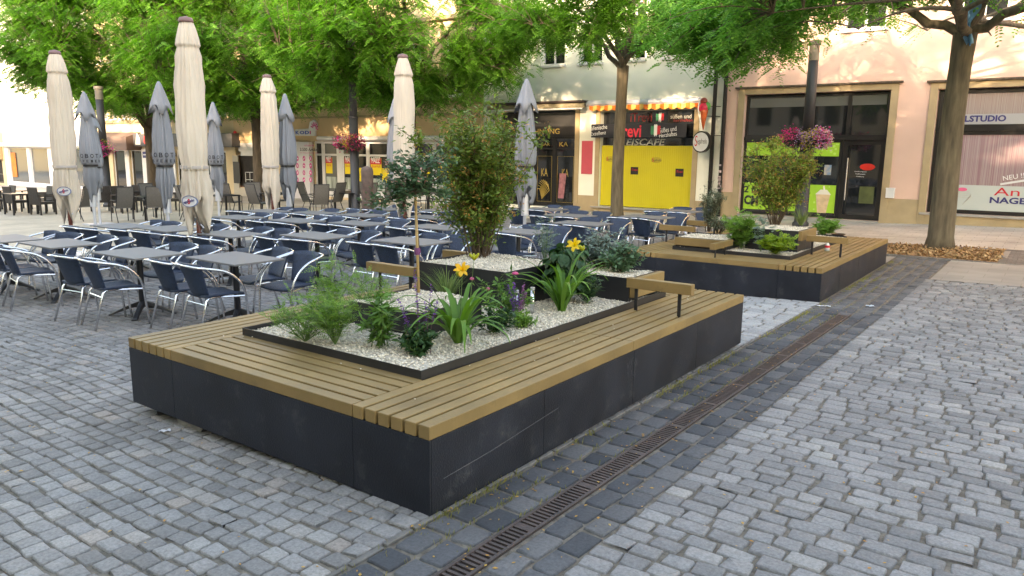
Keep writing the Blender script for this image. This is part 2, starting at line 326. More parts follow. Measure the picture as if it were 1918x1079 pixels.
def stones(name, m, x0, x1, y0, y1, wmin, wmax, ph, gap, keep, seed, along='x', lift=.012, toner=(0, 1), label=None, wav=.03, straight=0):
    rng = np.random.default_rng(seed); C = []
    a0, a1, b0, b1 = (x0, x1, y0, y1) if along == 'x' else (y0, y1, x0, x1)
    nb = max(1, int(round((b1 - b0) / ph))); phh = (b1 - b0) / nb
    for j in range(nb):
        a = a0 - (rng.uniform(0, wmax) if not straight else 0)
        while a < a1:
            ww = rng.uniform(wmin, wmax); ca = a + ww / 2 if straight >= 0 else a1 - (a - a0) - ww / 2; cb = b0 + (j + .5) * phh; a += ww
            if along == 'x': cb2 = cb + wav * math.sin(ca * 1.3 + j * .05) + wav * .5 * math.sin(ca * 3.1 + 2)
            else: cb2 = cb
            x, y = (ca, cb2) if along == 'x' else (cb2, ca)
            if keep(x, y, ww / 2): C.append((x, y, ww - gap, phh - gap))
    C = np.array(C); n = len(C); C[:, :2] += rng.normal(0, .003, (n, 2))
    hx = C[:, 2] / 2 * rng.uniform(.93, 1.0, n); hy = C[:, 3] / 2 * rng.uniform(.9, 1.0, n)
    if along != 'x': hx, hy = hy, hx
    ux = np.array([-1, -.9, .9, 1, 1, .9, -.9, -1]); uy = np.array([-.86, -1, -1, -.86, .86, 1, 1, .86])
    ang = rng.normal(0, .035, n); tilt = rng.normal(0, .007, (n, 2)); tone = rng.uniform(*toner, n)
    V = np.zeros((n, 25, 3))
    jx = rng.normal(0, .06, (n, 8)) ; jy = rng.normal(0, .07, (n, 8))
    for ring, (s, dz) in enumerate(((1.0, -.012), (.955, -.0015), (.87, .0004))):
        lx = (ux + jx) * hx[:, None] * s; ly = (uy + jy) * hy[:, None] * s
        V[:, ring * 8:ring * 8 + 8, 0] = lx; V[:, ring * 8:ring * 8 + 8, 1] = ly; V[:, ring * 8:ring * 8 + 8, 2] = dz + rng.normal(0, .0008, (n, 8))
    V[:, 24, 2] = .0008
    ca, sa = np.cos(ang)[:, None], np.sin(ang)[:, None]; X = V[..., 0] * ca - V[..., 1] * sa; Y = V[..., 0] * sa + V[..., 1] * ca
    V[..., 2] += X * tilt[:, :1] + Y * tilt[:, 1:]
    V[..., 0] = X + C[:, :1]; V[..., 1] = Y + C[:, 1:2]
    V[..., 2] += (gzn(C[:, 0], C[:, 1]) + lift + rng.normal(0, .0015, n))[:, None]
    base = (np.arange(n) * 25)[:, None]
    q = np.array([[r * 8 + k, r * 8 + (k + 1) % 8, r * 8 + 8 + (k + 1) % 8, r * 8 + 8 + k] for r in (0, 1) for k in range(8)])
    # cap as four quads around the centre
    cq = np.array([[16 + k, 16 + k + 1, 16 + (k + 2) % 8, 24] for k in (0, 2, 4, 6)])
    F = (base[:, None] + np.concatenate([q, cq])[None].reshape(1, 20, 4)).reshape(-1, 4)
    o = np_mesh(name, V.reshape(-1, 3), F, m, smooth=True, attrs={'tone': np.repeat(tone, 25)})
    return tag(o, label, kind='structure')
M_st = stone_mat('grey granite setts', [(0, (.175, .167, .162)), (.45, (.228, .219, .213)), (.8, (.262, .252, .245)), (.93, (.29, .276, .262)), (1, (.29, .25, .222))])
M_st2 = stone_mat('pale blue grey setts', [(0, (.175, .171, .170)), (.5, (.222, .216, .214)), (.85, (.25, .244, .24)), (1, (.295, .283, .268))])
M_st3 = stone_mat('dark basalt setts', [(0, (.048, .053, .060)), (.6, (.078, .082, .090)), (1, (.125, .125, .127))])
M_st4 = stone_mat('pale pavers', [(0, (.29, .29, .29)), (1, (.38, .375, .37))])
def under(x, y, m=.0):
    return (-2.84 + m < x < 0 - m and 0 + m < y < 4.4 - m) or (-2.86 + m < x < -.03 - m and 7.38 + m < y < 11.78 - m)
stones('cobble_paving', M_st, -12.5, .0, -1.7, 5.6, .10, .15, .108, .011, lambda x, y, h: not under(x, y, .3) and not (x > -2.84 and y > 4.42) and (y - (-1.7)) * .9 > (-x - 4) * .25 - 1.2, 1, label='grey granite cobbles in wavy rows left of the planter bench', straight=-1)
stones('cobble_paving', M_st2, .80, 3.6, -1.3, 10.2, .125, .20, .112, .011, lambda x, y, h: True, 2, label='pale blue grey cobbles on the right side of the square', wav=.012, straight=1)
stones('sett_strip', M_st3, .045, .365, -1.6, 6.8, .15, .24, .16, .016, lambda x, y, h: True, 3, along='y', label='dark basalt setts between bench and drain')
stones('sett_strip', M_st3, .515, .80, -1.6, 6.8, .15, .24, .1425, .014, lambda x, y, h: True, 4, along='y', label='dark basalt setts right of the drain')
stones('sett_strip', M_st3, -.0, .84, 6.82, 12.7, .13, .2, .17, .03, lambda x, y, h: not under(x, y), 5, along='y', toner=(.5, 1.3), label='dark setts with mossy joints beside the far planter')
stones('cobble_paving', M_st4, -2.9, 0.0, 4.42, 7.34, .15, .26, .12, .012, lambda x, y, h: True, 6, straight=-1, label='pale block paving between the two planter benches', wav=.004)
# low kerb line hugging the near bench
mb = MB()
y = -1.3
while y < 7.3:
    l = random.uniform(.17, .26); z = gz(.02, y)
    mb.box(.004, y + .004, z - .01, random.uniform(.026, .038), y + l - .012, z + .013 + random.uniform(-.003, .003)); y += l
tag(mb.build('kerb', mat('kerb stone', (.13, .122, .112), .8, var=.3, vscale=9, bump=.6), bevel=.005), 'thin line of kerb stones along the bench foot', kind='structure')

# drain channel
dr = thing('drain_channel', 'rust brown slotted iron drain grate running along the dark setts', 'drain grate', (.435, 2.5, gz(.435, 2.5)))
mb = MB(); y0, y1 = -1.6, 6.72
for xa, xb in ((.372, .388), (.482, .498)):
    for a, b in ((y0, 0), (0, 2), (2, 4), (4, y1)): 
        za, zb = gz(.43, a), gz(.43, b); mb.add([(xa, a, za - .02), (xb, a, za - .02), (xb, a, za + .014), (xa, a, za + .014), (xa, b, zb - .02), (xb, b, zb - .02), (xb, b, zb + .014), (xa, b, zb + .014)], [(0, 1, 2, 3), (7, 6, 5, 4), (0, 4, 5, 1), (1, 5, 6, 2), (2, 6, 7, 3), (3, 7, 4, 0)])
mb.build('frame', M_iron, dr)
mb = MB(); y = y0; k = 0
while y < y1:
    z = gz(.435, y)
    wdt = .016 if k % 17 else .05
    mb.box(.389, y, z - .012, .481, y + wdt, z + .011); y += wdt + .0165; k += 1
mb.build('grate', M_iron, dr)
mb = MB()
for a, b in ((y0, 0), (0, y1)): mb.add([(.389, a, gz(.43, a) + .002), (.481, a, gz(.43, a) + .002), (.481, b, gz(.43, b) + .002), (.389, b, gz(.43, b) + .002)], [(0, 1, 2, 3)])
mb.build('trough', mat('black trough', (.006, .006, .006), .9), dr)

# moss and dry grass in the joints, fallen petals
def scatter(name, m, n, fx, size, seed, label, up=.0, blades=False):
    rng = np.random.default_rng(seed); V = []; F = []
    P = fx(rng, n); n = len(P)
    for i, (x, y) in enumerate(P):
        z = gz(x, y) + .0145 + up; a = rng.uniform(0, 2 * PI); s = size * rng.uniform(.5, 1.4)
        if blades:
            h = s * rng.uniform(1, 2.2); dx, dy = math.cos(a) * s * .5, math.sin(a) * s * .5; z -= .012
            k = len(V); V += [(x - dx * .2, y - dy * .2, z), (x + dx * .2, y + dy * .2, z), (x + dx + dy * .3, y + dy, z + h), (x + dx * .8, y + dy, z + h * 1.05)]; F.append((k, k + 1, k + 2, k + 3))
        else:
            c, sn = math.cos(a) * s, math.sin(a) * s; t = rng.uniform(0, .5) * s; k = len(V)
            V += [(x - c, y - sn, z), (x + sn * .55, y - c * .55, z + t), (x + c, y + sn, z + .002), (x - sn * .55, y + c * .55, z + t * .7)]; F.append((k, k + 1, k + 2, k + 3))
    o = np_mesh(name, V, F, m); return tag(o, label, 'litter', kind='stuff')
def near_strip(rng, n):
    y = rng.uniform(-1.2, 12, n) ** 1; x = np.where(rng.random(n) < .6, rng.normal(.045, .032, n), rng.choice([.205, .362, .045, .205], n) + rng.normal(0, .010, n)); c = np.sin(y * 5.3) + np.sin(y * 2.1 + 1) + .8 * np.sin(y * 31) > rng.uniform(-.6, 1.2, n)
    return np.stack([x, y], 1)[c & (x > .012)]
scatter('joint_moss', leaf_mat('dry moss', (.13, .15, .02), (.30, .28, .06), (.42, .34, .14), .2), 11000, near_strip, .013, 11, 'yellow green moss and dry grass in the joints along the bench foot', blades=True)
def wide(rng, n):
    x = rng.uniform(-9, 3.2, n); y = rng.uniform(-1.4, 9, n); c = np.array([not under(a, b, -.01) for a, b in zip(x, y)]); return np.stack([x, y], 1)[c]
scatter('fallen_petals', leaf_mat('orange petals', (.42, .17, .03), (.55, .32, .07), (.50, .38, .16), .2), 1900, wide, .0105, 12, 'tiny orange and yellow fallen petals scattered over the cobbles')
def bybench(rng, n):
    y = rng.uniform(-.6, 12, n); x = rng.uniform(.02, .8, n); return np.stack([x, y], 1)
scatter('fallen_petals', MATS['orange petals'], 380, bybench, .009, 13, 'yellow petals and dry bits collected in the dark setts beside the benches')

# ------------------------------------------------------------------ planter benches
def gravel_chips(n, x0, x1, y0, y1, zf, parent, seed, r=(.006, .0125), keep=None):
    rng = np.random.default_rng(seed); x = rng.uniform(x0, x1, n); y = rng.uniform(y0, y1, n)
    if keep: k = np.array([keep(a, b) for a, b in zip(x, y)]); x = x[k]; y = y[k]; n = len(x)
    z = zf(x, y) + rng.uniform(-.002, .006, n); base = np.array([(1, 0, 0), (-1, 0, 0), (0, 1, 0), (0, -1, 0), (0, 0, 1), (0, 0, -1)], float)
    tri = np.array([(0, 2, 4), (2, 1, 4), (1, 3, 4), (3, 0, 4), (2, 0, 5), (1, 2, 5), (3, 1, 5), (0, 3, 5)])
    s = rng.uniform(*r, (n, 1, 3)) * np.array([1.25, 1, .75]); V = base[None] * s * rng.uniform(.75, 1.2, (n, 6, 1))
    a = rng.uniform(0, 2 * PI, n); b = rng.uniform(-.9, .9, n); ca, sa, cb, sb = np.cos(a), np.sin(a), np.cos(b), np.sin(b)
    Y = V[..., 1] * cb[:, None] - V[..., 2] * sb[:, None]; Z = V[..., 1] * sb[:, None] + V[..., 2] * cb[:, None]
    X = V[..., 0] * ca[:, None] - Y * sa[:, None]; Y = V[..., 0] * sa[:, None] + Y * ca[:, None]
    V = np.stack([X + x[:, None], Y + y[:, None], Z + z[:, None]], -1)
    F = (np.arange(n)[:, None, None] * 6 + tri[None]).reshape(-1, 3)
    return np_mesh('gravel_chips', V.reshape(-1, 3), F, M_gravel, parent)
def hummock(x, y, amp=.012):
    return amp * (np.sin(x * 7.1 + y * 3) + np.sin(y * 9.3 - x * 2) + np.sin(x * 17 + 1) * .4)
def gravel_bed(x0, x1, y0, y1, z, parent, seed, n, keep=None, amp=.006, name='gravel'):
    nx, ny = max(2, int((x1 - x0) / .06)), max(2, int((y1 - y0) / .06)); xs = np.linspace(x0, x1, nx); ys = np.linspace(y0, y1, ny)
    X, Y = np.meshgrid(xs, ys); Z = z + hummock(X, Y, amp); V = np.stack([X, Y, Z], -1).reshape(-1, 3)
    F = [(j * nx + i, j * nx + i + 1, (j + 1) * nx + i + 1, (j + 1) * nx + i) for j in range(ny - 1) for i in range(nx - 1)]
    g = np_mesh(name, V, F, M_gravbed, parent, smooth=True)
    gravel_chips(n, x0 + .01, x1 - .01, y0 + .01, y1 - .01, lambda x, y: z + .001 + hummock(x, y, amp), g, seed, keep=keep)
    return g
def slat_run(mb, a0, a1, b_list, z0, z1, along, joints=()):
    cuts = [a0] + list(joints) + [a1]
    for b0, b1 in b_list:
        for c0, c1 in zip(cuts[:-1], cuts[1:]):
            g0 = .0015 if c0 != a0 else 0; g1 = .0015 if c1 != a1 else 0
            if along == 'y': mb.box(b0, c0 + g0, z0, b1, c1 - g1, z1)
            else: mb.box(c0 + g0, b0, z0, c1 - g1, b1, z1)
W, Lb, SW = 2.84, 4.4, .542
def open_box(x0, x1, y0, y1, z0, z1, parent, name='raised_planter', t=.006):
    mb = MB()
    mb.box(x0, y0, z0, x1, y0 + t, z1); mb.box(x0, y1 - t, z0, x1, y1, z1)
    mb.box(x0, y0 + t, z0, x0 + t, y1 - t, z1); mb.box(x1 - t, y0 + t, z0, x1, y1 - t, z1)
    return mb.build(name, M_steel, parent)
def beam_post(mb_p, x, y, z0, z1, w=.013): mb_p.box(x - w, y - w * .5, z0, x + w, y + w * .5, z1)
def bench(ox, oy, zb, label, layout, seed):
    """zb is the height of the panel bottoms, seat top is .47 above"""
    r = thing('planter_bench', label, 'planter bench', (ox, oy, zb))
    zt = zb + .47; zs = zt - .07; zp = zb + .398
    x0, x1, y0, y1 = ox - W, ox, oy, oy + Lb; t = .012
    # side panels, each a sheet of its own
    def panel(a, b, c, d): mb = MB(); mb.box(a, b, zb, c, d, zp); mb.build('side_panel', M_panel, r, bevel=.0015)
    xs = [x0, x0 + SW + .005, x1 - SW - .005, x1]
    for a, b in zip(xs[:-1], xs[1:]): panel(a + .0015, y0, b - .0015, y0 + t); panel(a + .0015, y1 - t, b - .0015, y1)
    for a, b in zip([0, 1.0, 2.15, 3.3], [1.0, 2.15, 3.3, 4.4]):
        panel(x1 - t, y0 + a + (t + .001 if a == 0 else .0015), x1, y0 + b - (t + .001 if b == 4.4 else .0015))
        panel(x0, y0 + a + (t + .001 if a == 0 else .0015), x0 + t, y0 + b - (t + .001 if b == 4.4 else .0015))
    mb = MB(); mb.box(x0 + .02, y0 + .02, zb + .1, x1 - .02, y1 - .02, zs - .02); mb.build('inner_frame', M_steel, r)
    sl = [(i * .0935, i * .0935 + .0735) for i in range(6)]
    def wood(name, runs):
        mb = MB(); 
        for rr in runs: slat_run(mb, *rr)
        mb.build(name, M_wood, r, bevel=.004)
    wood('seat', [(y0, y1, [(x1 - b, x1 - a) for a, b in sl], zs, zt, 'y', (y0 + 2.135,))])
    wood('seat', [(y0, y1, [(x0 + a, x0 + b) for a, b in sl], zs, zt, 'y', (y0 + 2.135,))])
    wood('seat', [(x0 + SW + .005, x1 - SW - .005, [(y0 + a, y0 + b) for a, b in sl], zs, zt, 'x')])
    wood('seat', [(x0 + SW + .005, x1 - SW - .005, [(y1 - b, y1 - a) for a, b in sl], zs, zt, 'x')])
    mb = MB()
    for (fx, fy) in ((x0 + .2, y0 + .08), (x0 + .75, y0 + .08), (x0 + 1.35, y0 + .08), (x1 - .5, y0 + .09), (x0 + .2, y0 + 2), (x1 - .2, y0 + 2), (x1 - .2, y1 - .1), (x0 + .2, y1 - .1)):
        zg = gz(fx, fy); m2 = MB(); m2.lathe([(.03, zg), (.03, zg + .02), (.02, zg + .024), (.02, zb + .12)], 12, fx, fy); m2.build('foot', M_steel, r)
    # planter tray
    tx0, tx1, ty0, ty1 = x0 + SW + .012, x1 - SW - .012, y0 + SW - .004, y1 - SW + .004
    tray = open_box(tx0, tx1, ty0, ty1, zs, zt + .052, r, 'planter_tray')
    return r, zt, (tx0 + .007, tx1 - .007, ty0 + .007, ty1 - .007), tray
# near bench
r1, Z1, T1, tray1 = bench(0, 0, 0, 'long black planter bench with ochre slats filling the foreground', None, 1)
SM1 = (-1.87, -1.15, 1.17, 1.85, .675); TA1 = (-2.26, -1.28, 2.33, 3.2, .805); TB1 = (-1.62, -.63, 3.26, 3.84, .705)
def kp(x, y, b): return b[0] - .01 < x < b[1] + .01 and b[2] - .01 < y < b[3] + .01
gravel_bed(*T1[:4], .498, r1, 21, 15000, keep=lambda x, y: not any(kp(x, y, b) for b in (SM1, TA1, TB1)))
for b, n, sd in ((SM1, 2400, 22), (TA1, 3600, 23), (TB1, 2600, 24)):
    bx = open_box(b[0], b[1], b[2] + .001, b[3], .47, b[4], r1); gravel_bed(b[0] + .007, b[1] - .007, b[2] + .008, b[3] - .007, b[4] - .012, bx, sd, n)
def armrest(parent, x0, x1, y0, y1, zt, zseat, posts, flip=False):
    mb = MB(); mb.box(x0, y0, zt - .085, x1, y1, zt); a = mb.build('armrest', M_wood, parent, bevel=.004)
    for (px, py) in posts:
        m2 = MB(); m2.box(px - (.014 if not flip else .006), py - (.006 if not flip else .014), zseat - .03, px + (.014 if not flip else .006), py + (.006 if not flip else .014), zt - .085); m2.build('post', M_steel, a)
armrest(r1, -.56, .02, 3.07, 3.14, .745, .47, [(-.09, 3.105), (-.48, 3.105)])
armrest(r1, -2.90, -2.30, 2.30, 2.37, .745, .47, [(-2.36, 2.335), (-2.75, 2.335)])
armrest(r1, -2.88, -2.30, 3.36, 3.43, .755, .47, [(-2.36, 3.395), (-2.75, 3.395)])
mb = MB(); mb.box(-.628, 3.27, .535, -.575, 3.86, .702); mb.build('backrest', M_wood, r1, bevel=.004)
lg = gravel_chips(150, -2.5, -.25, .2, 4.2, lambda x, y: np.full_like(x, .478), r1, 77, r=(.004, .008), keep=lambda a, b: (b < .54 or a > -.54) and (b > .30 or a > -.5) and (b > .42 or a > -.44)); lg.name = 'loose_gravel'; lg['kind'] = 'stuff'
# far bench (the same maker's model with its boxes arranged another way)
O2 = (-.025, 7.38, -.105)
r2, Z2, T2, tray2 = bench(*O2, 'far black planter bench with ochre slats near the pink shopfront', None, 2)
def rel(b, z): return (O2[0] + b[0], O2[0] + b[1], O2[1] + b[2], O2[1] + b[3], Z2 + z)
SM2 = rel((-2.27, -1.52, .62, 1.42), .19); TA2 = rel((-1.40, -.64, 1.16, 1.95), .34)
gravel_bed(*T2[:4], Z2 + .03, r2, 31, 6500, keep=lambda x, y: not any(kp(x, y, b) for b in (SM2, TA2)))
for b, n, sd in ((SM2, 1500, 32), (TA2, 1500, 33)):
    bx = open_box(b[0], b[1], b[2] + .001, b[3], Z2, b[4], r2); gravel_bed(b[0] + .007, b[1] - .007, b[2] + .008, b[3] - .007, b[4] - .012, bx, sd, n)
armrest(r2, O2[0] - .56, O2[0] + .0, O2[1] + 1.30, O2[1] + 1.37, Z2 + .275, Z2, [(O2[0] - .09, O2[1] + 1.335), (O2[0] - .48, O2[1] + 1.335)])
armrest(r2, O2[0] - 2.9, O2[0] - 2.3, O2[1] + 1.36, O2[1] + 1.43, Z2 + .275, Z2, [(O2[0] - 2.78, O2[1] + 1.395), (O2[0] - 2.4, O2[1] + 1.395)])
armrest(r2, O2[0] - 2.9, O2[0] - 2.3, O2[1] + 2.46, O2[1] + 2.53, Z2 + .275, Z2, [(O2[0] - 2.78, O2[1] + 2.495), (O2[0] - 2.4, O2[1] + 2.495)])
armrest(r2, O2[0] - 1.49, O2[0] - 1.42, O2[1] - .02, O2[1] + .70, Z2 + .20, Z2, [(O2[0] - 1.45, O2[1] + .10), (O2[0] - 1.45, O2[1] + .48)], flip=True)
mb = MB(); mb.box(SM2[0], SM2[2] - .055, Z2 + .07, SM2[1] + .03, SM2[2] - .002, Z2 + .185); mb.build('backrest', M_wood, r2, bevel=.004)
mb = MB(); mb.box(TA2[1] + .002, TA2[2], Z2 + .20, TA2[1] + .05, TA2[3], Z2 + .335); mb.build('backrest', M_wood, r2, bevel=.004)
# ------------------------------------------------------------------ houses along the far side
def wall_sheet(mb, x0, x1, z0, z1, holes, Y, depth=.28):
    xs = sorted(set([x0, x1] + [h[0] for h in holes] + [h[1] for h in holes])); zs = sorted(set([z0, z1] + [h[2] for h in holes] + [h[3] for h in holes]))
    xs = [v for v in xs if x0 <= v <= x1]; zs = [v for v in zs if z0 <= v <= z1]
    for a, b in zip(xs[:-1], xs[1:]):
        for c, d in zip(zs[:-1], zs[1:]):
            mx, mz = (a + b) / 2, (c + d) / 2
            if any(h[0] < mx < h[1] and h[2] < mz < h[3] for h in holes): continue
            mb.add([(a, Y, c), (b, Y, c), (b, Y, d), (a, Y, d)], [(0, 1, 2, 3)])
    for h in holes:
        a, b, c, d = h[:4]; Y2 = Y + depth
        mb.add([(a, Y, c), (a, Y2, c), (a, Y2, d), (a, Y, d), (b, Y, c), (b, Y2, c), (b, Y2, d), (b, Y, d)], [(0, 1, 2, 3), (7, 6, 5, 4), (3, 2, 6, 7), (0, 4, 5, 1)])
def house(label, x0, x1, z0, z1, holes, Y, wm, roofm, back=12, name='town_house', cat='building'):
    r = thing(name, label, cat, ((x0 + x1) / 2, Y, gz((x0 + x1) / 2, 20)))
    mb = MB(); wall_sheet(mb, x0, x1, z0, z1, holes, Y)
    mb.add([(x0, Y, z0), (x0, Y + back, z0), (x0, Y + back, z1), (x0, Y, z1)], [(3, 2, 1, 0)]); mb.add([(x1, Y, z0), (x1, Y + back, z0), (x1, Y + back, z1), (x1, Y, z1)], [(0, 1, 2, 3)])
    mb.add([(x0, Y + back, z0), (x1, Y + back, z0), (x1, Y + back, z1), (x0, Y + back, z1)], [(0, 1, 2, 3)])
    mb.build('wall', wm, r)
    mb = MB(); e = .35
    mb.add([(x0, Y - e, z1), (x1, Y - e, z1), (x1, Y + back + e, z1), (x0, Y + back + e, z1), (x0, Y + back / 2, z1 + 4), (x1, Y + back / 2, z1 + 4)], [(0, 1, 5, 4), (2, 3, 4, 5), (0, 4, 3), (1, 2, 5), (3, 2, 1, 0)])
    mb.build('roof', roofm, r); return r
def window(parent, x0, x1, z0, z1, Y, fm, pm, nx=2, nz=1, fw=.07, name='window', fd=.07, label=None, zt=None):
    mb = MB(); mb.box(x0, Y, z0, x0 + fw, Y + fd, z1); mb.box(x1 - fw, Y, z0, x1, Y + fd, z1); mb.box(x0 + fw, Y, z0, x1 - fw, Y + fd, z0 + fw); mb.box(x0 + fw, Y, z1 - fw, x1 - fw, Y + fd, z1)
    for i in range(1, nx): x = x0 + (x1 - x0) * i / nx; mb.box(x - fw * .45, Y + .004, z0 + fw, x + fw * .45, Y + fd - .004, z1 - fw)
    for zz in ([z0 + (z1 - z0) * i / nz for i in range(1, nz)] if zt is None else zt): mb.box(x0 + fw, Y + .006, zz - fw * .45, x1 - fw, Y + fd - .006, zz + fw * .45)
    f = mb.build(name, fm, parent, label=label)
    mb = MB(); mb.box(x0 + fw * .5, Y + fd * .45, z0 + fw * .5, x1 - fw * .5, Y + fd * .6, z1 - fw * .5); mb.build('pane', pm, f); return f
def board(name, parent, r, Y, m, t=.012, label=None):
    mb = MB(); mb.box(r[0], Y - t, r[2], r[1], Y, r[3]); return mb.build(name, m, parent, label=label)
def upper_windows(parent, x0, x1, n, zs, h, wd, Y, fm, sillm, surround=None):
    out = []
    for z in zs:
        for i in range(n):
            cx = x0 + (x1 - x0) * (i + .5) / n; out.append((cx - wd / 2, cx + wd / 2, z, z + h))
    return out
def put_windows(parent, holes, Y, fm, pm, sm, trim=None):
    for h in holes:
        f = window(parent, h[0], h[1], h[2], h[3], Y + .14, fm, pm, 2, 1, .07, zt=[h[2] + (h[3] - h[2]) * .7])
        mb = MB(); mb.box(h[0] - .06, Y - .09, h[2] - .07, h[1] + .06, Y + .13, h[2] - .001); mb.build('sill', sm, f)
        if trim:
            mb = MB(); mb.box(h[0] - .17, Y - .035, h[2], h[0] - .001, Y - .001, h[3] + .17); mb.box(h[1] + .001, Y - .035, h[2], h[1] + .17, Y - .001, h[3] + .17); mb.box(h[0] - .001, Y - .034, h[3] + .001, h[1] + .001, Y - .001, h[3] + .168); mb.build('surround', trim, f)
M_pink = mat('pink plaster', (.62, .43, .36), .9, var=.11, vscale=.7, detail=9, bump=.3, bscale=120)
M_crm = mat('pale green plaster', (.74, .76, .68), .9, var=.10, vscale=.6, detail=9, bump=.3, bscale=120)
M_bei = mat('sandy plaster', (.66, .52, .34), .9, var=.10, vscale=.6, bump=.3, bscale=80)
M_fascia = mat('tan fascia', (.60, .42, .235), .6, var=.12, vscale=.7)
M_roof = mat('red tiles', (.20, .07, .045), .8, var=.3, vscale=6)
M_lime = mat('lime green vinyl', (.30, .56, .04), .5, var=.05, vscale=5)
M_yel = mat('yellow shutter paint', (.52, .455, .018), .5, var=.05, vscale=1.5, bump=.1)
M_txw = mat('white lettering', (.75, .75, .75), .5); M_txk = mat('black lettering', (.012, .012, .02), .5)
M_txr = mat('red lettering', (.55, .015, .03), .5); M_gold = mat('gold lettering', (.42, .30, .08), .4, metal=.3)
M_txg = mat('grey lettering', (.42, .42, .38), .5); M_green = mat('flag green', (.02, .22, .10), .5); M_txp = mat('pink lettering', (.60, .05, .25), .5)
M_navy = mat('navy lettering', (.02, .02, .13), .5); M_blue = mat('blue lettering', (.05, .10, .45), .5)
M_mist = mat('frosted film', (.42, .47, .46), .55); M_curt = mat('string curtain', (.22, .10, .13), .8, var2=(.36, .31, .30), vscale=7, stretch=(9, 1, .05), detail=6)
M_pipe = mat('dark downpipe', (.02, .018, .018), .5); M_pipeg = mat('grey downpipe', (.19, .2, .2), .4, metal=.3)
M_alug = mat('pale awning casing', (.50, .51, .56), .35, metal=.25, var=.05)

# ---- pink house with the shake shop and the nail studio
ox0, ox1 = fac(1388, 300)[0], fac(1657, 300)[0]; oz1 = fac(1530, 173)[1]; ozb = fac(1480, 400)[1]; odb = fac(1610, 413)[1]
n0 = fac(1745, 290)[0]; n1 = n0 + 5.2; nz1 = fac(1850, 164)[1]; nzb = fac(1800, 401)[1]
px0 = fac(1354, 300)[0]; PX1 = 15
up = [(c - .55, c + .55, fac(1650, 52)[1], fac(1650, 52)[1] + 1.7) for c in (-5.0, -2.6, .2, 2.6, 5.2, 8)]
up2 = [(a, b, z + 3.1, d + 3.1) for a, b, z, d in up]
shopholes = [(ox0, ox1, odb, oz1), (n0, n1, nzb, nz1)]
hp = house('pink plastered house with a lime green shake shop and a nail studio window', px0, PX1, gz(5, 20) - .4, 11.5, shopholes + up + up2, YF, M_pink, M_roof)
put_windows(hp, up + up2, YF, M_white, M_glass, M_white)
mb = MB(); tw = .17
def surround(mb, x0, x1, z0, z1, tw=.2, cw=.24):
    mb.box(x0 - tw, YF - .05, z0, x0 - .002, YF - .002, z1 + tw * .9); mb.box(x1 + .002, YF - .05, z0, x1 + tw, YF - .002, z1 + tw * .9); mb.box(x0 - .001, YF - .05, z1 + .003, x1 + .001, YF - .002, z1 + tw * .9)
surround(mb, ox0, ox1, gz(-4, 20) - .02, oz1, .19); mb.build('shop_surround', M_stone, hp, bevel=.006)
mb = MB(); surround(mb, n0, n1, gz(1, 20) - .02, nz1, .19); mb.build('shop_surround', M_stone, hp, bevel=.006)
mb = MB(); mb.box(ox0 - .28, YF - .13, oz1 + .175, ox1 + .28, YF - .002, oz1 + .225); mb.box(n0 - .28, YF - .13, nz1 + .175, n1 + .28, YF - .002, nz1 + .225); mb.build('cornice', M_barkd, hp)
mb = MB(); pt = fac(1690, 373)[1]
for A in ((ox1 + .192, gz(-1, 20) - .05, n0 - .192, pt), (px0, gz(-6, 20) - .05, ox0 - .192, pt), (n0, gz(1, 20) - .05, n1, nzb - .06), (n1 + .192, 0, PX1, pt)): mb = MB(); mb.box(A[0], YF - .035, A[1], A[2], YF - .003, A[3]); mb.build('plinth', M_stone, hp)
mb = MB(); mb.box(n0 - .14, YF - .10, nzb - .06, n1 + .1, YF + .25, nzb - .002); mb.build('window_ledge', mat('grey sill', (.3, .29, .27), .7, var=.1), hp, bevel=.005)
mb = MB(); mb.box(ox0 + .002, YF - .06, gz(-4, 20) + .022, ox1 - .002, YF + .30, odb - .002); mb.build('doorstep', MATS['grey sill'], hp)
# shake shop front
Yi = YF + .16
dx0 = fac(1570, 340)[0]; dx1 = ox1 - .03; tz = fac(1530, 261)[1]
sx = fac(1588, 215)[0]
f = window(hp, ox0 + .02, dx0, fac(1480, 404)[1], tz, Yi, M_black, M_glass, 1, 1, .08, name='shop_window')
g1 = (ox0 + .10, dx0 - .08, fac(1480, 292)[1], fac(1480, 267)[1]); g2 = (ox0 + .10, dx0 - .08, fac(1480, 396)[1], fac(1480, 345)[1])
gb = board('green_banner', f, g1, Yi + .02, M_lime); gb2 = board('green_banner', f, g2, Yi + .02, M_lime)
cx = fac(1518, 278)[0]; text('BUBBLE', cx - .55, cx + .12, g1[2] + .09, g1[3] - .08, Yi + .005, M_txk, gb, bold=.02)
text('2 für 1', fac(1390, 355)[0], fac(1436, 355)[0], fac(1410, 362)[1], fac(1410, 349)[1], Yi + .005, M_txk, gb2, bold=.03, ang=-.02)
text('CM', fac(1390, 377)[0], fac(1417, 377)[0], fac(1400, 384)[1], fac(1400, 366)[1], Yi + .005, M_txk, gb2, bold=.05, ang=-.05)
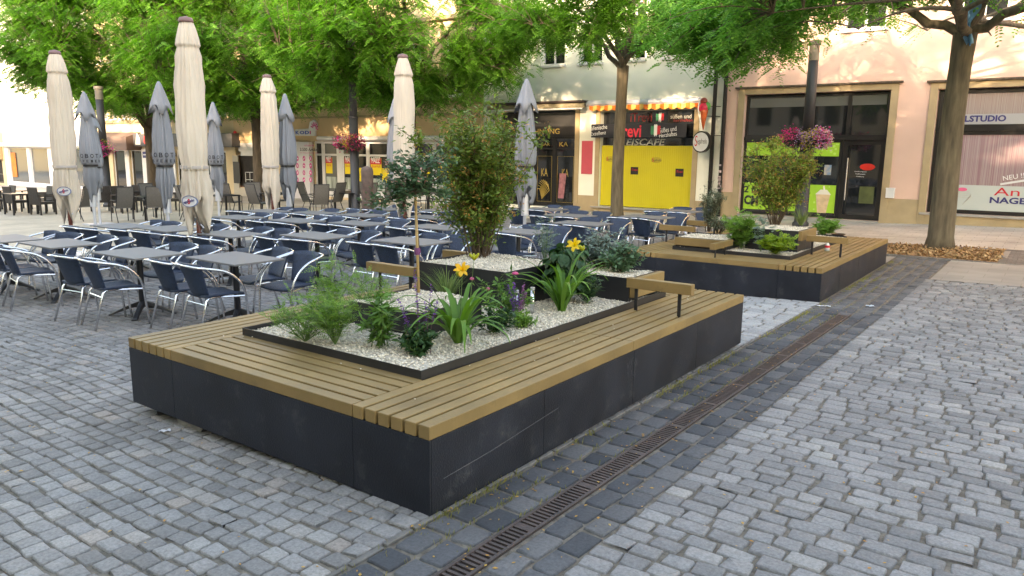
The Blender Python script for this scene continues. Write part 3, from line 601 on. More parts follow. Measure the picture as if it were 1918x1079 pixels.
# picture of an iced drink on the lower banner
dcx, dcz = fac(1538, 375); mb = MB(); mb.prism([(dcx - .13, dcz - .38), (dcx + .12, dcz - .38), (dcx + .2, dcz + .16), (dcx - .2, dcz + .16)], Yi + .0, Yi + .007); mb.build('drink_picture', mat('pale drink', (.62, .45, .28), .5, var=.15, vscale=9), gb2)
mb = MB(); mb.prism([(dcx - .22, dcz + .16), (dcx + .22, dcz + .16), (dcx + .1, dcz + .3), (dcx - .08, dcz + .3)], Yi - .001, Yi + .006); mb.prism([(dcx + .0, dcz + .3), (dcx + .05, dcz + .3), (dcx + .02, dcz + .42), (dcx - .02, dcz + .4)], Yi - .001, Yi + .006); mb.build('cream_picture', mat('whipped cream', (.75, .70, .62), .5), gb2)
rng0 = random.Random(5); mb = MB()
for i in range(40):
    x = rng0.uniform(g1[0], g1[1]); z = rng0.uniform(g1[2], g1[3]) if i % 3 else rng0.uniform(g2[2], g2[3]); rr = rng0.uniform(.015, .045)
    x = min(max(x, g1[0] + rr), g1[1] - rr); mb.prism([(x + rr * math.cos(q * PI / 5), z + rr * math.sin(q * PI / 5)) for q in range(10)], Yi + .0045, Yi + .0075)
mb.build('bubble_pattern', mat('pale lime', (.42, .66, .14), .5), gb)
pr = rect(1541, 309, 1554, 328); board('poster', f, pr, Yi + .02, mat('small blue poster', (.12, .25, .42), .5, var2=(.55, .45, .32), vscale=9))
f = window(hp, ox0 + .02, ox1 - .03, tz + .07, oz1 - .04, Yi, M_black, M_glass, 1, 1, .06, name='transom_window', zt=[])
mb = MB(); mb.box(sx - .05, Yi - .02, tz + .13, sx + .05, Yi + .03, oz1 - .1); mb.build('mullion', M_black, f)
mb = MB(); mb.box(ox0 + .12, Yi + .016, tz + .95, ox1 - .12, Yi + .02, oz1 - .11); mb.build('half_blind', M_glass2, f)
mb = MB(); mb.box(ox0 + .02, Yi - .05, tz - .02, ox1 - .03, Yi + .08, tz + .07); mb.build('transom_bar', M_black, hp)
f = window(hp, dx0 + .01, dx1, odb + .01, tz - .02, Yi, M_black, M_glass, 1, 1, .13, name='shop_door')
mb = MB(); hx = dx0 + .19; mb.tube([(hx, Yi - .07, odb + .55), (hx, Yi - .07, odb + 1.75)], .018, 8); mb.tube([(hx, Yi - .07, odb + .75), (hx, Yi + .02, odb + .75)], .01, 6); mb.tube([(hx, Yi - .07, odb + 1.55), (hx, Yi + .02, odb + 1.55)], .01, 6); mb.build('handle', M_alu, f)
cx, cz = fac(1609, 323)
for k in range(3): text('Oeffnungszeiten'[:12 - k * 2], cx - .16 + k * .03, cx + .16 - k * .03, cz - k * .07, cz + .035 - k * .07, Yi + .025, M_txw, f)
mb = MB(); lx, lz = fac(1622, 313); mb.ellip((lx, Yi + .033, lz), (.22, .008, .10)); mb.build('red_lamp_glow', mat('red lampshade', (.6, .02, .01), .5), f)  # plain red oval on the door pane
mb = MB(); q = rect(1606, 350, 1634, 382); mb.box(q[0], Yi + .028, q[2], q[1], Yi + .034, q[3]); 
mb.build('counter_front', mat('olive counter', (.07, .09, .03), .5, var=.3), f)
# nail studio front
bz = fac(1850, 245)[1]; Yn = YF + .12
f = window(hp, n0 + .02, n1 - .02, nzb + .01, bz, Yn, M_black, M_glass, 2, 1, .10, name='shop_window')
mb = MB(); mb.box(n0 + .13, Yn + .020, nzb + .12, n1 - .13, Yn + .026, bz - .10); mb.build('string_curtain', M_curt, f)
q = (n0 + .11, n1 - .12, fac(1850, 396)[1], fac(1850, 348)[1]); fl = board('frosted_band', f, q, Yn + .018, M_mist)
ax = fac(1880, 360)[0]; text('An', ax - .22, ax + .34, fac(1880, 367)[1], fac(1880, 352)[1], Yn + .001, M_txr, fl)
ax = fac(1853, 375)[0]; text('NAGELSTUDIO', ax, ax + 2.0, fac(1880, 382)[1], fac(1880, 370)[1], Yn + .001, M_navy, fl, bold=.03)
hx, hz = fac(1800, 365)
mb = MB()
for k in range(4): mb.tube([(hx - .3, Yn + .002, hz - .08 + k * .02), (hx - .05, Yn + .002, hz + .09 - k * .05), (hx + .12, Yn + .002, hz + .10 - k * .06), (hx + .22, Yn + .002, hz + .02 - k * .02), (hx + .05, Yn + .002, hz - .26)], .004, 4)
mb.build('hand_drawing', M_txg, fl); mb = MB(); mb.ellip((hx + .0, Yn - .002, hz + .14), (.12, .004, .05)); mb.build('flower_drawing', mat('pink petal', (.7, .12, .25), .5), fl)
rows = ['MANIKUERE', 'PEDIKUERE', 'NAGELDESIGN', 'WIMPERN', 'FRENCH', 'GEL', 'ACRYL', 'SHELLAC', 'MASSAGE', 'WELLNESS', 'DEPILATION', 'MAKE UP']
for k in range(12):
    zz = fac(1762, 271)[1] - k * .092; xx = fac(1757, 300)[0]; text(rows[k], xx - .02, xx + .28, zz - .03, zz + .03, Yn + .001, M_txw, f)
xx, zz = fac(1900, 331); text('NEU !!!', xx - .25, xx + .25, zz - .06, zz + .06, Yn + .001, M_txw, f, ang=.22); 
mb = MB(); mb.obox((xx + .05, Yn + .012, zz - .13), (.34, 0, .075), (0, .002, 0), (-.005, 0, .025)); mb.build('white_stripe', M_white, f)
f = window(hp, n0 + .02, n1 - .02, bz + .07, nz1 - .03, Yn, M_black, M_glass, 2, 1, .10, name='transom_window')
mb = MB(); mb.box(n0 + .28, Yn + .020, bz + .17, n1 - .13, Yn + .026, nz1 - .12); mb.build('string_curtain', mat('pale string curtain', (.34, .33, .30), .8, var2=(.22, .13, .13), vscale=7, stretch=(8, 1, .05)), f)
q = (n0 + .11, n1 - .12, bz + .10, fac(1850, 213)[1]); fl = board('sign_band', f, q, Yn + .018, mat('grey sign band', (.32, .33, .34), .5))
text('NAGELSTUDIO', fac(1757, 222)[0], fac(1884, 222)[0], fac(1820, 228)[1], fac(1820, 216)[1], Yn + .001, M_navy, fl, bold=.035)
mb = MB(); mb.box(n0 + .02, Yn - .03, bz, n1 - .02, Yn + .07, bz + .07); mb.build('transom_bar', M_black, hp)
# letter box
q = rect(1659, 352, 1675, 371, YF - .1); lb = thing('letter_box', 'white letter box on the pink wall right of the glass shop door', 'letter box', ((q[0] + q[1]) / 2, YF - .1, q[2]))
mb = MB(); mb.box(q[0], YF - .12, q[2], q[1], YF - .003, q[3] - .04); mb.build('box', M_white, lb, bevel=.006)
mb = MB(); mb.box(q[0] - .006, YF - .13, q[3] - .038, q[1] + .006, YF - .003, q[3]); mb.build('lid', M_white, lb, bevel=.004)

# ---- pale green house with the ice cream cafe and the black bar
cx1 = fac(1344, 250)[0] + .12; cx0 = fac(906, 190)[0]
yo = rect(1123, 207, 1297, 391); bo = (fac(935, 290)[0], fac(1077, 290)[0], gz(-13, 20) + .1, fac(1000, 208)[1])
upz = fac(1100, 118)[1]
up = [(fac(a, 100)[0], fac(b, 100)[0], upz, upz + 1.9) for a, b in ((940, 975), (1014, 1058), (1086, 1128), (1164, 1208), (1243, 1290))]
up2 = [(a, b, z + 3.0, d + 3.0) for a, b, z, d in up]
hc = house('pale green plastered house with yellow shuttered ice cream cafe', cx0, cx1, gz(-11, 20) - .4, 11.2, [yo[:2] + (yo[2], yo[3]), bo] + up + up2, YF, M_crm, M_roof)
put_windows(hc, up + up2, YF, M_white, M_glass, M_white)
mb = MB(); surround(mb, yo[0], yo[1], gz(-8, 20), yo[3], .17); mb.build('shop_surround', M_stone, hc, bevel=.006)
mb = MB(); surround(mb, bo[0], bo[1], gz(-13, 20), bo[3], .17); mb.build('shop_surround', M_stone, hc, bevel=.006)
mb = MB(); pz = fac(1100, 366)[1]
for a, b in ((bo[1] + .172, yo[0] - .172), (yo[1] + .172, cx1), (cx0, bo[0] - .172)): mb = MB(); mb.box(a, YF - .03, gz(a, 20) - .05, b, YF - .003, pz); mb.build('plinth', M_stone, hc)
mb = MB(); mb.box(yo[0], YF - .032, gz(-9, 20) - .1, yo[1], YF - .004, yo[2] - .05); mb.build('plinth', M_stone, hc)
mb = MB(); mb.box(yo[0] - .25, YF - .14, yo[2] - .05, yo[1] + .2, YF + .25, yo[2] - .002); mb.build('window_ledge', MATS['grey sill'], hc)
Yc = YF + .1; sz = fac(1210, 273)[1]
mb = MB(); n = 13; 
sh_r = (yo[0] + .02, yo[1] - .04, yo[2] + .03, sz)
for i in range(5):
    a = sh_r[0] + (sh_r[1] - sh_r[0]) * i / 5; b = sh_r[0] + (sh_r[1] - sh_r[0]) * (i + 1) / 5; mb = MB()
    k = 9
    for j in range(k):
        c = a + (b - a) * j / k; d = a + (b - a) * (j + 1) / k; mb.box(c + .003, Yc, sh_r[2], d - .003, Yc + .02, sh_r[3])
    mb.box(a, Yc + .012, sh_r[2] + .01, b - .002, Yc + .022, sh_r[3] - .01)
    s = mb.build('shutter_leaf', M_yel, hc)
    if i in (2, 4):
        q = rect(1179, 313, 1193, 327) if i == 2 else rect(1263, 316, 1278, 331); nb = board('notice', s, q, Yc - .003, M_black)
        text('iTrevi', q[0] + .02, q[1] - .02, q[2] + .12, q[2] + .2, Yc - .017, M_txr, nb)
    if i in (0, 3):
        cxx, czz = fac(1141, 298) if i == 0 else fac(1227, 300)
        mb = MB(); mb.ellip((cxx, Yc - .002, czz), (.20, .004, .10), 16); e = mb.build('emblem', mat('olive gold emblem', (.40, .33, .03), .5), s)
        text('Segafredo', cxx - .15, cxx + .17, czz - .06, czz + .04, Yc - .008, M_txk, e); text('S', cxx - .15, cxx - .09, czz - .06, czz + .08, Yc - .009, M_txr, e)
mb = MB(); mb.box(yo[0] + .02, YF + .18, sz + .01, yo[1] - .02, YF + .2, yo[3] - .02); tp = mb.build('fascia_window', M_glass, hc)
_Y = YF + .17
text('iTrevi', fac(1181, 220, _Y)[0], fac(1221, 220, _Y)[0], fac(1200, 228, _Y)[1], fac(1200, 211, _Y)[1], YF + .17, mat('dull red lettering', (.30, .02, .02), .5), tp)
text('süßen und', fac(1256, 218, _Y)[0], fac(1295, 218, _Y)[0], fac(1275, 222, _Y)[1], fac(1275, 214, _Y)[1], YF + .17, M_txg, tp)
text('herzhaften', fac(1262, 226, _Y)[0], fac(1297, 226, _Y)[0], fac(1280, 228, _Y)[1], fac(1280, 222.5, _Y)[1], YF + .17, MATS['dull red lettering'], tp)
text('EISCAFE', fac(1173, 267, _Y)[0], fac(1246, 267, _Y)[0], fac(1210, 272.5, _Y)[1], fac(1210, 260, _Y)[1], YF + .17, M_txg, tp, shear=.2, bold=.015)
def flagblob(cx, cz, w, h, Y, parent, seed=1):
    rg = random.Random(seed)
    for k, m_ in ((-1, M_green), (0, M_txw), (1, M_txr)):
        a = cx + (k - .5) * w / 3; b = cx + (k + .5) * w / 3; hh = h * (1 if k == 0 else .78); P = [(a, cz - hh * .35)] + [(a + (b - a) * i / 4, cz - hh * (.5 if i % 2 else .35) + rg.uniform(-.02, .02) * h) for i in range(1, 4)] + [(b, cz - hh * .35), (b, cz + hh * .4)] + [(b - (b - a) * i / 4, cz + hh * (.5 if i % 2 else .38)) for i in range(1, 4)] + [(a, cz + hh * .4)]
        mb = MB(); mb.prism(P, Y - .003, Y); mb.build('flag_patch', m_, parent)
q = fac(1232, 219); flagblob(q[0], q[1], .28, .32, YF + .17, tp, 3)
q = rect(1108, 231.5, 1286, 257.5, YF - .2); bn = thing('shop_banner', 'black banner reading Trevi with an Italian flag above the yellow shutters', 'banner', ((q[0] + q[1]) / 2, YF - .2, q[2]))
bd = board('banner_cloth', bn, q, YF - .2, mat('black banner cloth', (.010, .011, .018), .5), .02); Yb = YF - .222
def fb(px, py): return fac(px, py, Yb)
text('Italienische', fb(1110, 0)[0], fb(1145, 0)[0], fb(1128, 243)[1], fb(1128, 235)[1], Yb, M_txw, bn, ang=.09)
text('Exzellenz', fb(1114, 0)[0], fb(1143, 0)[0], fb(1128, 253)[1], fb(1128, 246)[1], Yb, M_txw, bn, ang=.09)
text('Trevi', fb(1160, 0)[0], fb(1211, 0)[0], fb(1185, 258)[1] + .01, fb(1185, 233)[1], Yb, mat('bright red lettering', (.75, .03, .06), .5), bn, bold=.02)
text('Süßes und', fb(1246, 0)[0], fb(1279, 0)[0], fb(1262, 247)[1], fb(1262, 238)[1], Yb, M_txw, bn, ang=.12); text('Herzhaftes', fb(1246, 0)[0], fb(1280, 0)[0], fb(1263, 256)[1], fb(1263, 248)[1], Yb, M_txw, bn, ang=.12)
q = fb(1229, 244); flagblob(q[0] - .02, q[1], .34, .40, Yb, bn, 4)
# cafe awning: casing and scalloped valance
q = rect(1099, 186, 1309, 195, YF - .3); aw = thing('awning', 'pale rolled awning with an orange and yellow scalloped valance', 'awning', ((q[0] + q[1]) / 2, YF - .2, q[2]))
mb = MB(); zc = (q[2] + q[3]) / 2; hh = (q[3] - q[2]) / 2 + .02
prof = [(YF - .004, zc + hh * .7), (YF - .2, zc + hh), (YF - .33, zc + hh * .5), (YF - .36, zc - hh * .3), (YF - .30, zc - hh), (YF - .004, zc - hh)]
vs = [(x, y, z) for x in (q[0], q[1]) for y, z in prof]; mb.add(vs, [tuple(range(6)), tuple(range(11, 5, -1))] + [(i, i + 6, (i + 1) % 6 + 6, (i + 1) % 6) for i in range(6)]); mb.build('casing', M_alug, aw, bevel=.01)
vr = rect(1104, 196, 1309, 205, YF - .3); V = []; F = []; MI = []; nst = 27; zt_ = vr[3] + .02
for i in range(nst):
    for j in range(6):
        u = (i + j / 6) / nst; u2 = (i + (j + 1) / 6) / nst; x = vr[0] + (vr[1] - vr[0]) * u; x2 = vr[0] + (vr[1] - vr[0]) * u2
        sc = lambda uu: vr[2] + .045 - .06 * abs(math.sin(uu * PI * nst / 2)); yy = lambda uu: YF - .31 + .012 * math.sin(uu * 60)
        k = len(V); V += [(x, yy(u), sc(u)), (x2, yy(u2), sc(u2)), (x2, yy(u2), zt_), (x, yy(u), zt_)]; F.append((k, k + 1, k + 2, k + 3)); MI.append(i % 2)
np_mesh('valance', V, F, [mat('orange canvas', (.75, .16, .02), .7), mat('yellow canvas', (.72, .50, .14), .7)], aw, midx=MI)
# red bill board on the pier
q = rect(1090, 264, 1110, 326); bb = board('notice_board', None, q, YF - .003, mat('faded red board', (.50, .07, .10), .6, var=.05), .03); tag(bb, 'plain red board on the green pier beside the yellow shutters', 'board')
# black bar front
YB = YF + .14
f = window(hc, bo[0] + .02, bo[1] - .02, fac(1000, 257)[1], bo[3] - .02, YB, M_black, mat('smoked upper glass', (.05, .05, .05), .15), 1, 1, .06, name='fascia_window', zt=[])
q = (bo[0] + .03, bo[1] - .03, fac(1030, 256)[1], fac(1030, 237)[1]); fb_ = board('sign_board', hc, q, YB - .01, M_black, .06)
text('WOHNUNG', fac(975, 245)[0], fac(1046, 245)[0], fac(1020, 251)[1], fac(1020, 241)[1], YB - .072, M_gold, fb_)
bz0 = gz(-13, 20) + .12; bz1 = q[2] - .01; xs = [bo[0] + .03, fac(960, 320)[0], fac(997, 320)[0], fac(1034, 320)[0], bo[1] - .03]
for i in range(4):
    f = window(hc, xs[i] + .005, xs[i + 1] - .005, bz0, bz1, YB, M_black, M_glass, 1, 1, .07, name='bar_door' if i == 3 else 'bar_window', zt=[fac(1000, 278)[1]])
    a, b = xs[i] + .12, xs[i + 1] - .12; zt_ = fac(1000, 292)[1]; zb_ = bz0 + .15; mb = MB(); t = .008
    for A in ((a, zb_, a + t, zt_), (b - t, zb_, b, zt_), (a, zb_, b, zb_ + t), (a, zt_ - t, b, zt_)): mb.box(A[0], YB + .018, A[1], A[2], YB + .028, A[3])
    mb.build('gold_line', M_gold, f)
    if i >= 2: text('KA', (a + b) / 2 - .14, (a + b) / 2 + .14, (zb_ + zt_) / 2 + .1, (zb_ + zt_) / 2 + .38, YB + .02, M_gold, f)
    if i == 2:
        mb = MB(); rg = random.Random(4)
        for k in range(9): an = .5 + k * .25; mb.tube([((a + b) / 2 - .1, YB + .02, zb_ + .1), ((a + b) / 2 + .25 * math.cos(an), YB + .02, zb_ + .2 + .45 * math.sin(an)), ((a + b) / 2 + .3 * math.cos(an + .5), YB + .02, zb_ + .3 + .5 * math.sin(an + .3))], .012, 5)
        mb.build('gold_ornament', M_gold, f)
    if i == 3:
        mb = MB(); q2 = rect(1041, 325, 1056, 372); mb.prism([(q2[0], q2[2]), (q2[1] - .1, q2[2]), (q2[1], q2[3]), (q2[0] + .05, q2[3])], YB + .018, YB + .024); mb.build('poster', mat('dusky pink poster', (.30, .12, .14), .5, var=.5, vscale=6), f)
text('BAR', fac(1010, 270)[0], fac(1026, 270)[0], fac(1018, 273)[1], fac(1018, 267)[1], YB - .002, M_gold, f); text('KA', fac(1044, 270)[0], fac(1060, 270)[0], fac(1050, 274)[1], fac(1050, 266)[1], YB - .002, M_gold, f)
q = rect(912, 191, 1096, 206, YF - .35); aw = thing('awning', 'brown closed awning with beige canvas roll above the black bar front', 'awning', ((q[0] + q[1]) / 2, YF - .2, q[2]))
mb = MB(); mb.box(q[0], YF - .5, q[3] - .06, q[1], YF - .004, q[3]); mb.build('canopy', mat('brown awning hood', (.06, .04, .04), .6), aw, bevel=.01)
mb = MB(); mb.tube([(q[0] + .05, YF - .33, q[3] - .17), (q[1] - .05, YF - .33, q[3] - .17)], .09, 12); mb.build('roller', mat('beige canvas', (.36, .31, .21), .8, var=.2, vscale=12), aw, smooth=True)
mb = MB(); mb.box(q[0], YF - .46, q[3] - .30, q[1] - .06, YF - .40, q[3] - .25); mb.tube([(q[0] + .1, YF - .1, q[3] - .2), (q[0] + .1, YF - .43, q[3] - .27)], .02, 6); mb.tube([(q[1] - .1, YF - .1, q[3] - .2), (q[1] - .1, YF - .43, q[3] - .27)], .02, 6); mb.build('front_bar', M_white, aw)
# hanging signs and pipes at the joint of the two houses
cxn, czn = fac(1319, 205, YF - .45)
ic = thing('ice_cone_sign', 'red and green ice cream cone sign hanging beside the awning', 'sign', (cxn, YF - .45, czn))
mb = MB(); mb.lathe([(.01, czn - .62), (.05, czn - .45), (.11, czn - .12), (.13, czn)], 14, cxn, YF - .45); mb.build('cone', mat('rust red cone', (.42, .08, .02), .4), ic, smooth=True)
mb = MB(); mb.ellip((cxn - .01, YF - .46, czn + .05), (.15, .13, .17), 14, 9); mb.build('scoop', mat('raspberry scoop', (.62, .02, .07), .35), ic, smooth=True)
mb = MB(); mb.ellip((cxn + .07, YF - .42, czn + .09), (.12, .11, .14), 14, 9); mb.build('scoop', mat('green scoop', (.05, .3, .06), .35), ic, smooth=True)
mb = MB(); mb.ellip((cxn - .02, YF - .45, czn + .24), (.11, .11, .12), 14, 9); mb.build('scoop', mat('brown scoop', (.25, .03, .02), .35), ic, smooth=True)
mb = MB(); mb.tube([(cxn - .11, YF - .60, czn + .30), (cxn - .13, YF - .61, czn), (cxn - .02, YF - .55, czn - .6)], .016, 6); mb.build('white_trim', M_white, ic)
mb = MB(); mb.tube([(cxn, YF - .45, czn - .2), (cxn + .35, YF - .0, czn - .2)], .012, 6); mb.tube([(cxn, YF - .45, czn + .1), (cxn + .35, YF - .0, czn + .1)], .012, 6); mb.build('bracket', M_black, ic)
cxn, czn = fac(1317, 266, YF - .45)
rs = thing('round_sign', 'round white light box sign with a dark rim below the ice cone', 'sign', (cxn, YF - .45, czn))
def disc(mb, c, r, t, n=28, dirv=(.45, -.89, 0), ry=1.0):
    d = Vector(dirv).normalized(); s = Vector((-d.y, d.x, 0)); c = Vector(c); V = []
    for k in (0, 1):
        for i in range(n): q = 2 * PI * i / n; V.append(c + d * (t * k) + s * (r * math.cos(q)) + Vector((0, 0, r * ry * math.sin(q))))
    mb.add(V, [tuple(range(n))[::-1], tuple(range(n, 2 * n))] + [(i, (i + 1) % n, (i + 1) % n + n, i + n) for i in range(n)])
dv = Vector((-.25, -.97, 0)).normalized()
mb = MB(); disc(mb, (cxn, YF - .45, czn), .33, .12, dirv=dv); mb.build('light_box', M_black, rs)
mb = MB(); disc(mb, Vector((cxn, YF - .45, czn)) + dv * .121, .29, .008, dirv=dv); mb.build('face', M_white, rs)
sv = Vector((-dv.y, dv.x, 0)); c0 = Vector((cxn, YF - .45, czn)) + dv * .133
text('egafredo', -.1, .25, -.1, .1, 0, M_txk, rs, loc=(c0 + sv * .06, np.array(sv), np.array((0, 0, 1.0)))); text('S', -.1, .0, -.15, .17, 0, M_txr, rs, loc=(c0 - sv * .17 + Vector((0, 0, .03)), np.array(sv), np.array((0, 0, 1.0))))
mb = MB(); mb.tube([(cxn + .1, YF - .4, czn + .2), (cxn + .45, YF, czn + .2)], .012, 6); mb.build('bracket', M_black, rs)
for k, (pxx, m_, lab) in enumerate(((1340, M_pipe, 'dark downpipe at the end of the pale green wall'), (1359, M_pipe, 'dark sticker covered downpipe at the start of the pink wall'))):
    xx = fac(pxx - 5, 260, YF - .1)[0]; dp = thing('downpipe', lab, 'downpipe', (xx, YF - .1, gz(xx, 20)))
    mb = MB(); mb.tube([(xx, YF - .12, gz(xx, 20)), (xx, YF - .12, 11)], .062, 12); mb.build('pipe', m_, dp, smooth=True)
    mb = MB()
    for z in (.9, 2.4, 4.0, 6): mb.lathe([(.07, z), (.07, z + .04)], 12, xx, YF - .12)
    mb.box(xx - .01, YF - .1, 2.0, xx + .01, YF, 2.03); mb.build('clamp', M_black, dp)
    if k:
        mb = MB(); rg = random.Random(8)
        for i in range(9): z = rg.uniform(.7, 1.5); mb.box(xx - .06 + rg.uniform(0, .04), YF - .19, z, xx + .03 + rg.uniform(0, .03), YF - .183, z + rg.uniform(.05, .11))
        mb.build('sticker', mat('sticker paper', (.5, .4, .4), .6, var=.6, vscale=12), dp)

# ---- sandy house with the KODi shop
kx0 = fac(440, 250)[0]; kx1 = cx0 - .02; YK = YF
upz = fac(700, 187)[1]
wl = [(fac(a, 170)[0], fac(b, 170)[0]) for a, b in ((458, 482), (515, 540), (571, 596), (634, 658), (700, 726), (770, 796), (833, 864))]
up = [(a, b, upz, upz + 2.3) for a, b in wl]; up2 = [(a, b, z + 4.1, d + 4.1) for a, b, z, d in up]
kz = fac(740, 263)[1]; kb = rect(590, 268, 886, 370)
sh = [(kb[0], kx1 - .55, gz(-20, 20) + .06, kz - .02), (fac(438, 300)[0], fac(500, 300)[0], fac(470, 352)[1], fac(470, 274)[1])]
hk = house('sandy old house with stone bands, tall windows and a discount shop below', kx0, kx1, -1.2, 13.5, sh + up + up2, YK, M_bei, M_roof)
put_windows(hk, up + up2, YK, M_white, M_glass, M_white, M_stone)
mb = MB(); za = fac(700, 193)[1]
mb.box(kx0, YK - .22, za - .08, kx1, YK - .003, za + .06); mb.box(kx0, YK - .12, za - .2, kx1, YK - .002, za - .081); z2 = fac(700, 217)[1]; mb.box(kx0, YK - .1, z2 - .05, kx1, YK - .002, z2 + .03)
z3 = upz + 2.9; mb.box(kx0, YK - .22, z3, kx1, YK - .002, z3 + .14); mb.box(kx0, YK - .30, 13.1, kx1, YK - .002, 13.45); mb.build('cornice', M_stone, hk)
mb = MB(); mb.box(kx0 + .02, YK - .07, kz, kx1 - .02, YK - .0035, z2 - .06); mb.build('fascia', M_fascia, hk)
mb = MB()
for k in range(14):      # rusticated corner blocks
    z = za + .08 + k * .42; mb.box(kx1 - (.75 if k % 2 else .5), YK - .05, z, kx1 - .002, YK - .004, z + .385)
mb.build('quoins', M_stone, hk, bevel=.015)
mb = MB(); lx = fac(893, 150)[0]; mb.box(lx - .02, YK - .12, za + .1, lx + .05, YK - .06, za + 6); 
for k in range(14): mb.box(lx - .45, YK - .10, za + .3 + k * .42, lx + .2, YK - .07, za + .34 + k * .42)
mb.build('wall_ladder', M_iron, hk)
# shop front of white frames
Yk = YK + .05; posts = [590, 605, 633, 640, 688, 737, 742, 812, 846]; X = [fac(p, 330)[0] for p in posts]; zb = gz(-20, 20) + .07; zm = fac(680, 291)[1]
for a, b, nm in ((X[0], X[1], 'shop_window'), (X[1], X[2], 'shop_door'), (X[3], X[4], 'shop_window'), (X[4], X[5], 'shop_window'), (X[5], X[7], 'shop_window'), (X[7], kx1 - .57, 'shop_window')):
    f = window(hk, a + .004, b - .004, zb if nm == 'shop_door' else zb + .25, kz - .04, Yk, M_white, M_glass if nm != 'shop_door' else M_glass2, 1, 1, .10, name=nm, zt=[zm])
    w_ = b - a
    if b - a > .7:
        q = (a + .15, a + .15 + min(.85, w_ * .42), zb + 1.05, zm - .12); p = board('sale_poster', f, q, Yk + .03, mat('sale yellow', (.75, .58, .02), .5)); q2 = (q[0], q[1], (q[2] + q[3]) / 2 + .1, q[3]); p2 = board('poster_head', p, q2, Yk + .015, mat('sale red', (.62, .03, .04), .5))
        text('PREIS', q2[0] + .05, q2[1] - .05, q2[2] + .32, q2[3] - .08, Yk, M_txw, p2, bold=.03); text('FALL', q2[0] + .09, q2[1] - .09, q2[2] + .06, q2[2] + .27, Yk, M_txw, p2, bold=.03); text('dauerhaft', q[0] + .06, q[1] - .06, q[2] + .32, q[2] + .44, Yk + .016, M_txr, p)
        mb = MB()
        for k in range(4): xx = a + .2 + k * .28
        mb.box(a + .15, Yk + .03, zb + .38, b - .2, Yk + .038, zb + .9); mb.build('goods', mat('pale goods', (.28, .33, .30), .5, var=.5, vscale=5, stretch=(1.5, 1, .3)), f)
        if w_ > 1.5: q = (b - .75, b - .25, zb + .75, zb + 1.35); board('sale_poster', f, q, Yk + .03, MATS['sale yellow'])
mb = MB(); mb.box(X[2] + .002, Yk - .01, zb, X[3] - .002, Yk + .09, kz - .04); mb.build('door_pier', M_white, hk)
mb = MB(); mb.box(X[0], Yk - .02, zb - .02, kx1 - .57, Yk - .003, zb + .24); mb.build('base_panel', M_white, hk)
q = rect(594, 256, 837, 262, YK - .25); mb = MB(); mb.tube([(q[0], YK - .2, (q[2] + q[3]) / 2), (fac(885, 260)[0], YK - .2, (q[2] + q[3]) / 2)], .10, 12); aw = mb.build('awning', M_white, None, smooth=True); tag(aw, 'long white rolled up awning over the discount shop windows', 'awning')
q = rect(547, 266, 590, 384); sp = board('sign_column', None, (q[0], q[1], gz(-26, 20), q[3]), YK - .09, mat('pale sign column', (.60, .58, .60), .5), .22)
spt = thing('shop_sign_column', 'tall pale panel reading 3.500 Artikel with rows of pink round symbols', 'sign', ((q[0] + q[1]) / 2, YK - .2, gz(-26, 20)))
sp.parent = spt; sp.location = -Vector(spt.location); 
Ys = YK - .315
def fs(px, py): return fac(px, py, Ys)
text('unsere', fs(560, 0)[0], fs(578, 0)[0], fs(570, 274)[1], fs(570, 271)[1], Ys, M_txp, spt); text('3.500 Artikel', fs(551, 0)[0], fs(586, 0)[0], fs(570, 283)[1], fs(570, 277)[1], Ys, M_txk, spt, bold=.02); text('im Dauertiefpreis', fs(551, 0)[0], fs(586, 0)[0], fs(570, 288)[1], fs(570, 285)[1], Ys, M_txp, spt)
for i in range(4):
    for j in range(3):
        c = fs(557 + j * 12.3, 297 + i * 13.3); mb = MB(); mb.prism([(c[0] + .095 * math.cos(k * PI / 8), c[1] + .12 * math.sin(k * PI / 8)) for k in range(16)], Ys, Ys + .004); dd = mb.build('pink_symbol', M_txp, spt)
        mb = MB(); an = (i * 3 + j) * .7; mb.obox((c[0], Ys - .001, c[1]), (.05 * math.cos(an), 0, .06 * math.sin(an)), (0, .001, 0), (-.02 * math.sin(an), 0, .02 * math.cos(an))); mb.build('white_mark', M_txw, dd)
q = rect(553, 239, 592, 255, YK - .15); ks = thing('shop_logo_sign', 'white outlined KODi logo with a pink flower on the tan fascia', 'sign', ((q[0] + q[1]) / 2, YK - .15, q[2]))
x0_, x1_ = q[0], q[1]; zA, zB = fac(570, 254, YK - .15)[1], fac(570, 243, YK - .15)[1]
mb = MB(); mb.prism([(x0_, zA), (x1_ - .08, zA - .02), (x1_ - .05, zA + .2), (x1_ + .06, zA + .3), (x1_ + .08, zA + .55), (x1_ - .1, zA + .72), (x1_ - .4, zA + .62), (x1_ - .5, zB + .05), (x0_, zB + .02)], YK - .17, YK - .075); mb.build('sign_back', M_white, ks, bevel=.01)
Yq = YK - .175; cc = x0_ + .05
kw = (x1_ - x0_) * .8 / .88
for ch, wd, m_ in (('K', .2 * kw, M_blue), ('O', .25 * kw, M_blue), ('D', .22 * kw, M_blue), ('i', .07 * kw, M_txp)):
    text(ch, cc, cc + wd, zA + .06, zB - .05, Yq, m_, ks, bold=.05); cc += wd + .035
mb = MB()
for k in range(7): an = k * .5 - .2; c = Vector((x1_ - .08, Yq, zA + .33)); d = Vector((math.cos(an), 0, math.sin(an))); mb.obox(c + d * .18, d * .09, (0, .002, 0), Vector((-d.z, 0, d.x)) * .028)
mb.build('flower_mark', M_txp, ks)
